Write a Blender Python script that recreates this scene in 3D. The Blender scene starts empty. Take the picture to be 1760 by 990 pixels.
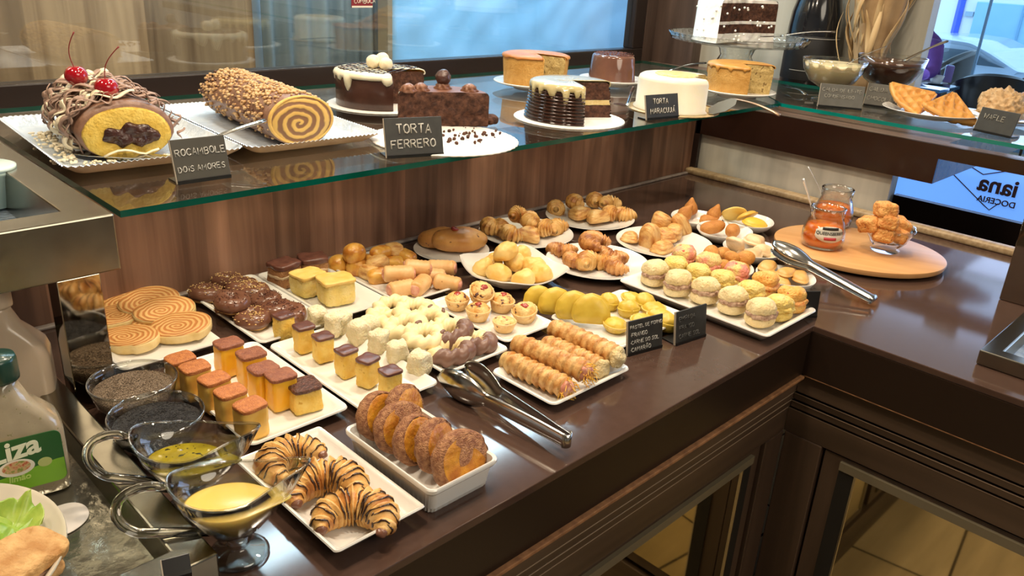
import bpy, math, random
from mathutils import Vector, Matrix, noise
from math import sin, cos, pi, radians, hypot, atan2
random.seed(7)
SC = bpy.context.scene
COL = SC.collection
H = 0.90            # worktop height above the floor

# ---------------------------------------------------------------- camera
RC = ((0.71033107, -0.70175446, 0.05450182), (-0.23165158, -0.30619509, -0.92335373), (0.66465579, 0.64326141, -0.38006241))
CAMP = Vector((-1.36734, -0.54736, H + 0.6))
FPX = 1393.46
cd = bpy.data.cameras.new('camera'); cam = bpy.data.objects.new('camera', cd); COL.objects.link(cam)
cd.sensor_width = 36; cd.lens = 36 * FPX / 1760; cd.clip_start = 0.02; cd.clip_end = 200
cam.matrix_world = Matrix(((RC[0][0], -RC[1][0], -RC[2][0], CAMP.x), (RC[0][1], -RC[1][1], -RC[2][1], CAMP.y), (RC[0][2], -RC[1][2], -RC[2][2], CAMP.z), (0, 0, 0, 1)))
SC.camera = cam

# ---------------------------------------------------------------- world, lamps, exposure
SC.view_settings.view_transform = 'Standard'; SC.view_settings.look = 'None'
SC.view_settings.gamma = 1; SC.view_settings.use_curve_mapping = False
SC.view_settings.exposure = 0.0
wd = bpy.data.worlds.new('sky'); SC.world = wd; wd.use_nodes = True
bg = wd.node_tree.nodes['Background']; bg.inputs[0].default_value = (0.50, 0.74, 1.0, 1); bg.inputs[1].default_value = 2.8

def area(name, loc, target, size, power, color, size_y=None, shape='DISK'):
    l = bpy.data.lights.new(name, 'AREA'); l.energy = power; l.color = color; l.shape = shape; l.size = size
    if size_y: l.shape = 'RECTANGLE'; l.size_y = size_y
    o = bpy.data.objects.new(name, l); COL.objects.link(o); o.location = loc
    o.rotation_euler = (Vector(target) - Vector(loc)).to_track_quat('-Z', 'Y').to_euler()
    return o
WARM = (1.0, 0.83, 0.62)
for i, (x, y, p) in enumerate([(-1.1, 0.15, 13), (-0.35, 0.35, 14), (0.35, 0.1, 11), (-1.5, 1.0, 7), (-0.4, 1.05, 8), (0.7, 0.9, 12)]):
    area('downlight', (x, y, 2.55), (x, y + .05, 0), 0.16, p, WARM)
area('room_light', (-0.6, -1.6, 2.5), (-0.3, 0.4, 0.9), 1.4, 26, (1.0, 0.88, 0.70))
area('daylight', (4.9, -0.3, 2.0), (0.6, 0.1, 1.0), 5.0, 130, (0.48, 0.64, 1.0), 2.6)
area('back_room_light', (0.9, 1.85, 2.5), (0.9, 2.3, 1.0), 2.4, 70, (0.66, 0.86, 1.0), 0.3)
area('back_room_warm', (-1.4, 1.95, 2.4), (-1.3, 2.5, 1.3), 0.8, 15, (1.0, .88, .68), 0.4)

# ---------------------------------------------------------------- placement helpers (points in the place, z above the worktop)
def _ray(u, v):
    a = ((u - 880) / FPX, (v - 495) / FPX, 1.0)
    return Vector([RC[0][i] * a[0] + RC[1][i] * a[1] + RC[2][i] * a[2] for i in range(3)])
def G(u, v, z=0.0):
    d = _ray(u, v); t = (z + H - CAMP.z) / d.z; p = CAMP + d * t; return Vector((p.x, p.y, z + H))
def GX(u, v, X):
    d = _ray(u, v); return CAMP + d * ((X - CAMP.x) / d.x)
def GY(u, v, Y):
    d = _ray(u, v); return CAMP + d * ((Y - CAMP.y) / d.y)
def at(u, v, zc, zb):
    """a point standing on height zb whose visible middle, at height zc, is where the photo has it"""
    p = G(u, v, zc); return Vector((p.x, p.y, H + zb))

# ---------------------------------------------------------------- materials
MT = {}
def mat(name, c1, c2=None, scale=20, rough=.5, bump=0, bscale=None, metal=0, sss=0, coat=0, spots=None, top=None, c3=None, stretch=(1, 1, 1), detail=4, emit=None, spec=None, lo=.35, hi=.65, bdist=.0045):
    if name in MT: return MT[name]
    m = bpy.data.materials.new(name); m.use_nodes = True; nt = m.node_tree; N = nt.nodes; L = nt.links
    b = N['Principled BSDF']; b.inputs['Roughness'].default_value = rough; b.inputs['Metallic'].default_value = metal
    if spec is not None: b.inputs['Specular IOR Level'].default_value = spec
    if coat: b.inputs['Coat Weight'].default_value = coat; b.inputs['Coat Roughness'].default_value = .08
    if sss:
        b.inputs['Subsurface Weight'].default_value = sss; b.inputs['Subsurface Radius'].default_value = (.012, .006, .003); b.inputs['Subsurface Scale'].default_value = .6
    tc = N.new('ShaderNodeTexCoord'); mp = N.new('ShaderNodeMapping'); mp.inputs['Scale'].default_value = stretch
    L.new(tc.outputs['Object'], mp.inputs[0])
    oi = N.new('ShaderNodeObjectInfo'); ad = N.new('ShaderNodeVectorMath'); ad.operation = 'ADD'
    ml = N.new('ShaderNodeVectorMath'); ml.operation = 'SCALE'; ml.inputs['Scale'].default_value = 3.7
    L.new(oi.outputs['Location'], ml.inputs[0]); L.new(mp.outputs[0], ad.inputs[0]); L.new(ml.outputs[0], ad.inputs[1])
    vec = ad.outputs[0]
    col = None
    def rgb(c): return (c[0], c[1], c[2], 1)
    if c2 is not None:
        n = N.new('ShaderNodeTexNoise'); n.inputs['Scale'].default_value = scale; n.inputs['Detail'].default_value = detail; L.new(vec, n.inputs['Vector'])
        r = N.new('ShaderNodeValToRGB'); r.color_ramp.elements[0].position = lo; r.color_ramp.elements[1].position = hi
        r.color_ramp.elements[0].color = rgb(c1); r.color_ramp.elements[1].color = rgb(c2)
        if c3 is not None:
            e = r.color_ramp.elements.new((lo + hi) / 2); e.color = rgb(c3)
        L.new(n.outputs[0], r.inputs[0]); col = r.outputs[0]
    if top is not None:      # baked crust: (colour, from, to) along the thing's own height
        sp = N.new('ShaderNodeSeparateXYZ'); L.new(tc.outputs['Generated'], sp.inputs[0])
        mr = N.new('ShaderNodeMapRange'); mr.inputs[1].default_value = top[1]; mr.inputs[2].default_value = top[2]; L.new(sp.outputs[2], mr.inputs[0])
        nn = N.new('ShaderNodeTexNoise'); nn.inputs['Scale'].default_value = scale * .7; L.new(vec, nn.inputs['Vector'])
        mm = N.new('ShaderNodeMath'); mm.operation = 'MULTIPLY_ADD'; mm.inputs[1].default_value = 1.6; mm.inputs[2].default_value = -.8; L.new(nn.outputs[0], mm.inputs[0])
        a2 = N.new('ShaderNodeMath'); a2.operation = 'ADD'; a2.use_clamp = True; L.new(mr.outputs[0], a2.inputs[0]); L.new(mm.outputs[0], a2.inputs[1])
        a3 = N.new('ShaderNodeMath'); a3.operation = 'MULTIPLY'; L.new(a2.outputs[0], a3.inputs[0]); L.new(mr.outputs[0], a3.inputs[1])
        mx = N.new('ShaderNodeMix'); mx.data_type = 'RGBA'; L.new(a3.outputs[0], mx.inputs[0])
        if col: L.new(col, mx.inputs[6])
        else: mx.inputs[6].default_value = rgb(c1)
        mx.inputs[7].default_value = rgb(top[0]); col = mx.outputs[2]
    if spots is not None:    # (colour, scale, threshold)
        n2 = N.new('ShaderNodeTexNoise'); n2.inputs['Scale'].default_value = spots[1]; n2.inputs['Detail'].default_value = 3; L.new(vec, n2.inputs['Vector'])
        r2 = N.new('ShaderNodeValToRGB'); r2.color_ramp.elements[0].position = spots[2]; r2.color_ramp.elements[1].position = spots[2] + .04
        L.new(n2.outputs[0], r2.inputs[0])
        mx = N.new('ShaderNodeMix'); mx.data_type = 'RGBA'; L.new(r2.outputs[0], mx.inputs[0])
        if col: L.new(col, mx.inputs[6])
        else: mx.inputs[6].default_value = rgb(c1)
        mx.inputs[7].default_value = rgb(spots[0]); col = mx.outputs[2]
    if col: L.new(col, b.inputs['Base Color'])
    else: b.inputs['Base Color'].default_value = rgb(c1)
    if bump:
        n3 = N.new('ShaderNodeTexNoise'); n3.inputs['Scale'].default_value = bscale or scale; n3.inputs['Detail'].default_value = 5; L.new(vec, n3.inputs['Vector'])
        bp = N.new('ShaderNodeBump'); bp.inputs['Strength'].default_value = bump; bp.inputs['Distance'].default_value = bdist; L.new(n3.outputs[0], bp.inputs['Height']); L.new(bp.outputs[0], b.inputs['Normal'])
    if emit: b.inputs['Emission Color'].default_value = rgb(emit[0]); b.inputs['Emission Strength'].default_value = emit[1]
    MT[name] = m; return m
def clear(name, tint=(1, 1, 1), refl=1.0, rough=.0, ior=1.5):
    """thin clear glass: sees through, mirrors by angle"""
    if name in MT: return MT[name]
    m = bpy.data.materials.new(name); m.use_nodes = True; nt = m.node_tree; N = nt.nodes; L = nt.links; N.remove(N['Principled BSDF'])
    o = N['Material Output']; t = N.new('ShaderNodeBsdfTransparent'); t.inputs[0].default_value = (*tint, 1)
    g = N.new('ShaderNodeBsdfGlossy'); g.inputs['Roughness'].default_value = rough
    ge = N.new('ShaderNodeNewGeometry'); dp = N.new('ShaderNodeVectorMath'); dp.operation = 'DOT_PRODUCT'; L.new(ge.outputs['Normal'], dp.inputs[0]); L.new(ge.outputs['Incoming'], dp.inputs[1])
    def mh(op, x, y=None):
        q = N.new('ShaderNodeMath'); q.operation = op
        for k, w in ((0, x), (1, y)):
            if isinstance(w, (int, float)): q.inputs[k].default_value = w
            elif w is not None: L.new(w, q.inputs[k])
        return q.outputs[0]
    fr = mh('POWER', mh('SUBTRACT', 1.0, mh('ABSOLUTE', dp.outputs['Value'])), 4.0)      # same on both faces of the pane
    mu = N.new('ShaderNodeMath'); mu.operation = 'MULTIPLY'; mu.inputs[1].default_value = refl; mu.use_clamp = True; L.new(mh('ADD', mh('MULTIPLY', fr, .9), .045), mu.inputs[0])
    mx = N.new('ShaderNodeMixShader'); L.new(mu.outputs[0], mx.inputs[0]); L.new(t.outputs[0], mx.inputs[1]); L.new(g.outputs[0], mx.inputs[2]); L.new(mx.outputs[0], o.inputs[0])
    MT[name] = m; return m
def solid_glass(name, color=(1, 1, 1), rough=0):
    if name in MT: return MT[name]
    m = bpy.data.materials.new(name); m.use_nodes = True; b = m.node_tree.nodes['Principled BSDF']
    b.inputs['Base Color'].default_value = (*color, 1); b.inputs['Transmission Weight'].default_value = 1; b.inputs['Roughness'].default_value = rough; b.inputs['IOR'].default_value = 1.47
    MT[name] = m; return m
def wood(name, dark, light, axis=2, plank=0, rough=.4, scale=1.0, streak=(0, 0, 0), gap=None):
    """laminate with grain running along axis; plank = board width across the grain"""
    if name in MT: return MT[name]
    m = bpy.data.materials.new(name); m.use_nodes = True; nt = m.node_tree; N = nt.nodes; L = nt.links
    b = N['Principled BSDF']; b.inputs['Roughness'].default_value = rough
    tc = N.new('ShaderNodeTexCoord'); mp = N.new('ShaderNodeMapping'); s = [22 * scale] * 3; s[axis] = 1.1 * scale; mp.inputs['Scale'].default_value = s
    L.new(tc.outputs['Object'], mp.inputs[0])
    n = N.new('ShaderNodeTexNoise'); n.inputs['Scale'].default_value = 1; n.inputs['Detail'].default_value = 7; n.inputs['Distortion'].default_value = .6; L.new(mp.outputs[0], n.inputs['Vector'])
    r = N.new('ShaderNodeValToRGB'); r.color_ramp.elements[0].position = .3; r.color_ramp.elements[1].position = .7
    r.color_ramp.elements[0].color = (*dark, 1); r.color_ramp.elements[1].color = (*light, 1); L.new(n.outputs[0], r.inputs[0])
    col = r.outputs[0]
    if plank:
        mp2 = N.new('ShaderNodeMapping'); s2 = [1 / plank] * 3; s2[axis] = .0001; mp2.inputs['Scale'].default_value = s2; L.new(tc.outputs['Object'], mp2.inputs[0])
        sn = N.new('ShaderNodeVectorMath'); sn.operation = 'FLOOR'; L.new(mp2.outputs[0], sn.inputs[0])
        wn = N.new('ShaderNodeTexWhiteNoise'); L.new(sn.outputs[0], wn.inputs['Vector'])
        mr = N.new('ShaderNodeMapRange'); mr.inputs[3].default_value = .68; mr.inputs[4].default_value = 1.28; L.new(wn.outputs[0], mr.inputs[0])
        vm = N.new('ShaderNodeVectorMath'); vm.operation = 'SCALE'; L.new(col, vm.inputs[0]); L.new(mr.outputs[0], vm.inputs['Scale']); col = vm.outputs[0]
    L.new(col, b.inputs['Base Color']); MT[name] = m; return m

# ---------------------------------------------------------------- mesh builder
def rrect(hx, hy, r, n=5):
    pts = []
    r = min(r, hx, hy)
    for cx, cy, a0 in ((hx - r, hy - r, 0), (-hx + r, hy - r, 90), (-hx + r, -hy + r, 180), (hx - r, -hy + r, 270)):
        for i in range(n + 1):
            a = radians(a0 + 90 * i / n); pts.append((cx + r * cos(a), cy + r * sin(a)))
    return pts
def circ(r, n=48, ry=None, a0=0): return [(r * cos(2 * pi * i / n + a0), (ry or r) * sin(2 * pi * i / n + a0)) for i in range(n)]
def fn(p, f, s=0): return noise.noise(Vector((p[0] * f + s * 7.13, p[1] * f - s * 3.7, p[2] * f + s)))
class MB:
    def __init__(s): s.v = []; s.f = []; s.m = []
    def add(s, vs, fs, mi=0):
        b = len(s.v); s.v += [tuple(x) for x in vs]; s.f += [tuple(i + b for i in f) for f in fs]; s.m += [mi] * len(fs); return s
    def box(s, x0, x1, y0, y1, z0, z1, mi=0):
        return s.add([(x0, y0, z0), (x1, y0, z0), (x1, y1, z0), (x0, y1, z0), (x0, y0, z1), (x1, y0, z1), (x1, y1, z1), (x0, y1, z1)],
                     [(0, 3, 2, 1), (4, 5, 6, 7), (0, 1, 5, 4), (1, 2, 6, 5), (2, 3, 7, 6), (3, 0, 4, 7)], mi)
    def loft(s, rings, c0=True, c1=True, mi=0, closed=False):
        """rings: lists of equal length of 3d points"""
        n = len(rings[0]); vs = [p for r in rings for p in r]; fs = []
        R = len(rings)
        for k in range(R if closed else R - 1):
            k2 = (k + 1) % R
            for i in range(n):
                j = (i + 1) % n; fs.append((k * n + i, k * n + j, k2 * n + j, k2 * n + i))
        if not closed:
            if c0: fs.append(tuple(range(n))[::-1])
            if c1: fs.append(tuple(range((R - 1) * n, R * n)))
        return s.add(vs, fs, mi)
    def lathe(s, prof, n=48, c=(0, 0), mi=0, c0=False, c1=False, mod=None):
        rings = []
        for k, (r, z) in enumerate(prof):
            rings.append([(c[0] + (r * (mod(k, 2 * pi * i / n) if mod else 1)) * cos(2 * pi * i / n), c[1] + (r * (mod(k, 2 * pi * i / n) if mod else 1)) * sin(2 * pi * i / n), z) for i in range(n)])
        return s.loft(rings, c0, c1, mi)
    def tube(s, path, rad, n=8, mi=0, caps=True, flat=1.0, up=None):
        P = [Vector(p) for p in path]; rings = []; prev = None
        for i, p in enumerate(P):
            t = (P[min(i + 1, len(P) - 1)] - P[max(i - 1, 0)]).normalized()
            if prev is None:
                u = Vector(up) if up else (Vector((0, 0, 1)) if abs(t.z) < .9 else Vector((1, 0, 0)))
            else: u = prev
            a = (u - t * u.dot(t)).normalized(); b = t.cross(a); prev = a
            r = rad[i] if hasattr(rad, '__len__') else rad
            rings.append([p + a * (r * flat * cos(2 * pi * j / n)) + b * (r * sin(2 * pi * j / n)) for j in range(n)])
        return s.loft(rings, caps, caps, mi)
    def sq(s, dims, k=2.0, n=8, amp=0, freq=30, seed=0, c=(0, 0, 0), flat=None, mi=0, xf=None, amp2=0, freq2=90):
        """rounded block / ball: superellipsoid with lumpy skin; flat clips the underside"""
        g = {}; vs = []; fs = []
        def vid(p):
            key = tuple(round(x, 5) for x in p)
            if key not in g:
                g[key] = len(vs); x, y, z = p
                q = (abs(x) ** k + abs(y) ** k + abs(z) ** k) ** (1 / k)
                d = Vector((x / q * dims[0], y / q * dims[1], z / q * dims[2]))
                nn = Vector((x / q, y / q, z / q)).normalized()
                if amp: d += nn * amp * fn(d, freq, seed)
                if amp2: d += nn * amp2 * fn(d, freq2, seed + 5)
                if xf: d = Vector(xf(d))
                d += Vector(c)
                if flat is not None and d.z < flat: d.z = flat
                vs.append(d)
            return g[key]
        L = [math.tan((i / n * 2 - 1) * pi / 4) for i in range(n + 1)]
        for ax in range(3):
            for sg in (-1, 1):
                for i in range(n):
                    for j in range(n):
                        q = []
                        for a, b in ((i, j), (i + 1, j), (i + 1, j + 1), (i, j + 1)):
                            p = [0, 0, 0]; p[ax] = sg; p[(ax + 1) % 3] = L[a]; p[(ax + 2) % 3] = L[b]; q.append(vid(p))
                        fs.append(tuple(q) if sg > 0 else tuple(q[::-1]))
        return s.add(vs, fs, mi)
    def build(s, name, mats, parent=None, loc=None, rot=None, smooth=True, bevel=0, sharp=None, sub=0):
        me = bpy.data.meshes.new(name); me.from_pydata(s.v, [], s.f); me.update()
        if not isinstance(mats, (list, tuple)): mats = [mats]
        for m in mats: me.materials.append(m)
        if len(mats) > 1: me.polygons.foreach_set('material_index', s.m)
        if smooth: me.polygons.foreach_set('use_smooth', [True] * len(me.polygons))
        if sharp and smooth: me.set_sharp_from_angle(angle=radians(sharp))
        o = bpy.data.objects.new(name, me); COL.objects.link(o)
        if parent: o.parent = parent
        if loc is not None: o.location = loc
        if rot is not None: o.rotation_euler = rot if hasattr(rot, '__len__') else (0, 0, rot)
        if bevel:
            md = o.modifiers.new('bevel', 'BEVEL'); md.width = bevel; md.segments = 2; md.limit_method = 'ANGLE'; md.angle_limit = radians(40)
        if sub:
            md = o.modifiers.new('sub', 'SUBSURF'); md.levels = sub; md.render_levels = sub
        return o
def tag(o, label, cat, group=None, kind=None):
    o['label'] = label; o['category'] = cat
    if group: o['group'] = group
    if kind: o['kind'] = kind
    return o
def thing(name, label, cat, loc=(0, 0, 0), rot=0, group=None):
    o = bpy.data.objects.new(name, None); COL.objects.link(o); o.empty_display_size = .02
    o.location = loc; o.rotation_euler = rot if hasattr(rot, '__len__') else (0, 0, rot)
    return tag(o, label, cat, group)
def struct(name, mb, m, **k):
    o = mb.build(name, m, **k); o['kind'] = 'structure'; return o
KIDS = {}
def dup(root, loc, rot=0, label=None, group=None, scale=None):
    """a copy of a thing together with copies of its parts and sub-parts"""
    if root.name not in KIDS: KIDS[root.name] = [(c, [g for g in bpy.data.objects if g.parent == c]) for c in bpy.data.objects if c.parent == root]
    r = root.copy(); COL.objects.link(r); r.location = loc; r.rotation_euler = rot if hasattr(rot, '__len__') else (0, 0, rot)
    if label: r['label'] = label
    if group: r['group'] = group
    if scale: r.scale = scale if hasattr(scale, '__len__') else (scale,) * 3
    for ch, gs in KIDS[root.name]:
        c = ch.copy(); COL.objects.link(c); c.parent = r
        for g in gs:
            d = g.copy(); COL.objects.link(d); d.parent = c
    return r
class Series:
    """first placing uses the built thing itself, later ones copy it"""
    def __init__(s, *protos): s.p = list(protos); s.used = [False] * len(protos)
    def put(s, k, loc, rot=0, label=None, group=None, scale=None):
        k %= len(s.p); o = s.p[k]
        if not s.used[k]:
            s.used[k] = True; o.location = loc; o.rotation_euler = rot if hasattr(rot, '__len__') else (0, 0, rot)
            if label: o['label'] = label
            if group: o['group'] = group
            if scale: o.scale = scale if hasattr(scale, '__len__') else (scale,) * 3
            return o
        r = dup(o, loc, rot, label, group, scale if scale else 1.0); return r
# ================================================================ THE SETTING
brown = mat('brown_stone_top', (.066, .037, .027), (.074, .042, .031), scale=60, rough=.10, coat=0, spec=.6)
fascia = mat('brown_lacquer', (.020, .011, .007), rough=.32, spec=.35)
steel = mat('brushed_steel', (.27, .25, .20), (.32, .30, .24), scale=30, rough=.22, metal=1, stretch=(1, 1, 1))
steel_d = mat('dull_steel', (.30, .27, .22), (.36, .33, .27), scale=8, rough=.30, metal=1)
chrome = mat('polished_steel', (.50, .49, .46), rough=.17, metal=1)
mirror = mat('polished_post', (.40, .36, .30), rough=.05, metal=1)
wallw = wood('walnut_laminate', (.095, .042, .024), (.30, .155, .095), axis=2, plank=.045, rough=.42, scale=1.3)
ledgew = wood('ledge_laminate', (.10, .062, .048), (.25, .165, .130), axis=0, rough=.35, scale=1.0)
ledgex = wood('ledge_laminate_side', (.08, .05, .038), (.20, .13, .10), axis=1, rough=.22, scale=1.0)
colw = wood('column_laminate', (.040, .025, .020), (.120, .080, .062), axis=2, plank=.11, rough=.4)
cabw = wood('cabinet_laminate', (.045, .027, .017), (.105, .066, .042), axis=0, rough=.38)
cabv = wood('cabinet_stile', (.040, .024, .016), (.085, .052, .034), axis=2, rough=.38)
rawedge = mat('raw_board_edge', (.36, .17, .07), (.22, .10, .04), scale=70, rough=.8, bump=.4)

# floor: tan wood-look tiles
def tile_floor():
    m = bpy.data.materials.new('tan_wood_tile'); m.use_nodes = True; nt = m.node_tree; N = nt.nodes; L = nt.links; b = N['Principled BSDF']; b.inputs['Roughness'].default_value = .3
    tc = N.new('ShaderNodeTexCoord'); mp = N.new('ShaderNodeMapping'); mp.inputs['Rotation'].default_value = (0, 0, radians(8)); L.new(tc.outputs['Object'], mp.inputs[0])
    br = N.new('ShaderNodeTexBrick'); br.inputs['Scale'].default_value = 1; br.inputs['Brick Width'].default_value = .62; br.inputs['Row Height'].default_value = .3; br.inputs['Mortar Size'].default_value = .004; br.inputs['Mortar'].default_value = (.03, .018, .008, 1)
    br.inputs['Color1'].default_value = (.46, .34, .19, 1); br.inputs['Color2'].default_value = (.36, .26, .14, 1); L.new(mp.outputs[0], br.inputs['Vector'])
    n = N.new('ShaderNodeTexNoise'); m2 = N.new('ShaderNodeMapping'); m2.inputs['Scale'].default_value = (3, 26, 1); m2.inputs['Rotation'].default_value = (0, 0, radians(8)); L.new(tc.outputs['Object'], m2.inputs[0]); L.new(m2.outputs[0], n.inputs['Vector']); n.inputs['Scale'].default_value = 1; n.inputs['Detail'].default_value = 6
    mr = N.new('ShaderNodeMapRange'); mr.inputs[3].default_value = .6; mr.inputs[4].default_value = 1.4; L.new(n.outputs[0], mr.inputs[0])
    vm = N.new('ShaderNodeVectorMath'); vm.operation = 'SCALE'; L.new(br.outputs[0], vm.inputs[0]); L.new(mr.outputs[0], vm.inputs['Scale']); L.new(vm.outputs[0], b.inputs['Base Color'])
    return m
struct('floor', MB().box(-4, 7.6, -4, 6, -.05, 0), tile_floor(), smooth=False)
cream = mat('cream_paint', (.62, .56, .46), rough=.8)
struct('ceiling', MB().box(-4, 7.6, -4, 6, 2.7, 2.75), cream, smooth=False)
struct('wall_left', MB().box(-4.05, -4, -4, 6, 0, 2.7), cream, smooth=False)
struct('wall_front', MB().box(-4, 7.6, -4.05, -4, 0, 2.7), cream, smooth=False)
# low partition under the cake shelf (walnut) with its ledge running back to the window
struct('wall_back', MB().box(-2.3, .81, .81, 1.55, 0, H + .205), wallw, smooth=False)
struct('wall_right', MB().box(.81, 1.56, .83, 1.55, 0, H + .124), wallw, smooth=False)
lg = MB().box(-2.3, 1.56, .81, 1.55, H + .205, H + .222)
struct('trim_1', lg, ledgew, smooth=False)
struct('trim_2', MB().box(.81, 1.56, .104, .81, H + .124, H + .222).box(.81, .85, -1.6, .104, H + .188, H + .222), ledgex, smooth=False)
struct('trim_6', MB().box(.800, .8095, .104, .806, H + .124, H + .2215).box(.800, .8095, -1.6, .104, H + .188, H + .2215), mat('dark_gloss_rail', (.022, .009, .006), rough=.16, spec=.3), smooth=False)
struct('trim_3', MB().box(.775, .81, -1.6, .81, H, H + .018), mat('cream_bead', (.42, .30, .17), (.30, .20, .10), scale=14, rough=.5, stretch=(1, 8, 8)), smooth=True, bevel=.005)
struct('trim_4', MB().box(-2.3, .795, .797, .81, H, H + .006), mat('grey_sealant', (.34, .29, .26), (.20, .15, .13), scale=40, rough=.4), bevel=.002)
struct('trim_5', MB().box(.800, .812, .790, .812, H + .006, H + .222), mat('joint_dark', (.02, .012, .010), rough=.3), smooth=False)
# window into the back room
ZB = H + .222; FR = mat('dark_frame', (.022, .015, .013), rough=.3)
struct('wall_window_side', MB().box(1.43, 1.56, 1.5, 1.56, ZB, 2.7).box(1.5, 1.56, 1.31, 1.5, ZB, 2.7), colw, smooth=False)
wf = MB().box(-2.3, 1.43, 1.50, 1.55, ZB, ZB + .055).box(1.36, 1.43, 1.50, 1.55, ZB + .055, 2.45).box(-2.3, 1.43, 1.5, 1.55, 2.45, 2.7)
struct('window_1', wf, FR, smooth=False, bevel=.004)
gl = MB().box(-2.3, 1.36, 1.520, 1.526, ZB + .055, 2.45).build('window_pane', clear('window_glass', (.96, .98, .97), refl=1.6), smooth=False); gl.parent = bpy.data.objects['window_1']
# what stands behind the window
tanw = wood('tan_wood_panel', (.16, .090, .040), (.42, .275, .145), axis=2, plank=.12, rough=.5, scale=.9)
bx = GY(436, 60, 2.3).x
struct('wall_room_tan', MB().box(-4, bx, 2.3, 2.36, 0, 2.7), tanw, smooth=False)
def wavy(x0, x1, y, z0, z1, amp, wl, n=240):
    m = MB(); vs = []; fs = []
    for i in range(n + 1):
        x = x0 + (x1 - x0) * i / n
        yy = y + amp * sin(2 * pi * x / wl + 1.3 * sin(x * 9))
        vs += [(x, yy, z0), (x, yy, z1)]
    for i in range(n): fs.append((2 * i, 2 * i + 2, 2 * i + 3, 2 * i + 1))
    return m.add(vs, fs)
cx0 = GY(452, 60, 2.25).x; cx1 = GY(660, 60, 2.25).x
o = wavy(cx0, cx1 + .05, 2.25, 0, 2.69, .012, .07).build('curtain', mat('curtain_greyblue', (.10, .14, .16), (.17, .21, .22), scale=18, rough=.8, stretch=(1, 1, .05)))
md = o.modifiers.new('thick', 'SOLIDIFY'); md.thickness = .003
tag(o, 'grey-blue pleated curtain hanging behind the window glass', 'curtain')
px0 = GY(668, 60, 2.2).x
bl = MB(); n1, n2 = 90, 44; vs = []; fs = []
for i in range(n1 + 1):
    for j in range(n2 + 1):
        x = px0 + (3.6 - px0) * i / n1; z = ZB - .3 + (2.45 - ZB) * j / n2
        vs.append((x, 2.2 + .004 * sin(x * 26 + 3 * sin(z * 7)) * cos(z * 24 + 2 * sin(x * 9)), z))
for i in range(n1):
    for j in range(n2): a = i * (n2 + 1) + j; fs.append((a, a + n2 + 1, a + n2 + 2, a + 1))
o = bl.add(vs, fs).build('wall_panel', mat('blue_relief_panel', (.24, .52, .80), (.28, .57, .86), scale=5, rough=.6)); md = o.modifiers.new('thick', 'SOLIDIFY'); md.thickness = .012; md.offset = 1
tag(o, 'light blue relief panel filling the right half of the window', 'wall panel')
o = MB().box(px0 - .03, px0 - .008, 2.165, 2.23, 0, 2.68).build('panel_post', mat('tan_post', (.25, .19, .12), rough=.5), smooth=False); tag(o, 'slim tan upright beside the blue panel behind the window', 'post')
# white vase-like column seen behind the window at the edge of the tan panel
vx = GY(424, 60, 2.52); prof = [(.01, 0), (.10, 0), (.11, .3), (.10, .75), (.075, 1.1), (.06, 1.25), (.045, 1.45), (.04, 1.5), (.0, 1.5)]
o = MB().lathe(prof, 32).build('floor_vase', mat('white_ceramic', (.72, .72, .68), rough=.3), loc=(vx.x, 2.52, 0)); tag(o, 'tall white vase standing behind the window beside the tan panel edge', 'vase')
# pale wall behind the bottle and the bowls
palem = mat('pale_streaked_wall', (.30, .30, .25), (.58, .56, .48), scale=9, rough=.55, stretch=(1, 1, .03), lo=.3, hi=.7)
struct('wall_pale', MB().box(1.56, 1.62, .465, 1.56, 0, 2.7), palem, smooth=False)
struct('wall_under_ledge', MB().box(.822, .834, .209, .828, H + .0005, H + .1235), mat('pale_streaked_panel', (.36, .34, .30), (.60, .56, .48), scale=14, rough=.3, stretch=(1, 1, .03), lo=.3, hi=.7), smooth=False)

# ---------------------------------------------------------------- worktop (one L-shaped slab with a deep fascia)
def lslab(z0, z1, front, inset=0.0):
    m = MB(); f = front
    pts = [(-2.3, f), (-f, f), (-f, -1.6), (.80, -1.6), (.80, .805), (-2.3, .805)]
    m.add([(x, y, z0) for x, y in pts] + [(x, y, z1) for x, y in pts], [(5, 4, 3, 2, 1, 0), (6, 7, 8, 9, 10, 11)] + [(i, (i + 1) % 6, (i + 1) % 6 + 6, i + 6) for i in range(6)])
    return m
wt = thing('worktop', 'dark brown polished L-shaped buffet worktop carrying all the plates', 'worktop', (0, 0, H))
def shift(m, dz): m.v = [(x, y, z + dz) for x, y, z in m.v]; return m
lslab(-.012, 0, 0).build('slab', brown, wt, smooth=False, bevel=.0015)
lslab(-.10, -.0122, .0022).build('fascia', fascia, wt, smooth=False)
# fluted base mouldings, cabinets with dark mirrored doors
cab = thing('base_cabinet', 'dark wood cabinet under the long left leg of the worktop, with mirrored doors', 'cabinet', (0, 0, 0))
cb2 = thing('base_cabinet', 'dark wood cabinet under the right leg of the worktop with mirrored door', 'cabinet', (0, 0, 0))
doorm = mat('bronze_mirror', (.66, .60, .40), rough=.035, metal=1)
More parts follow.
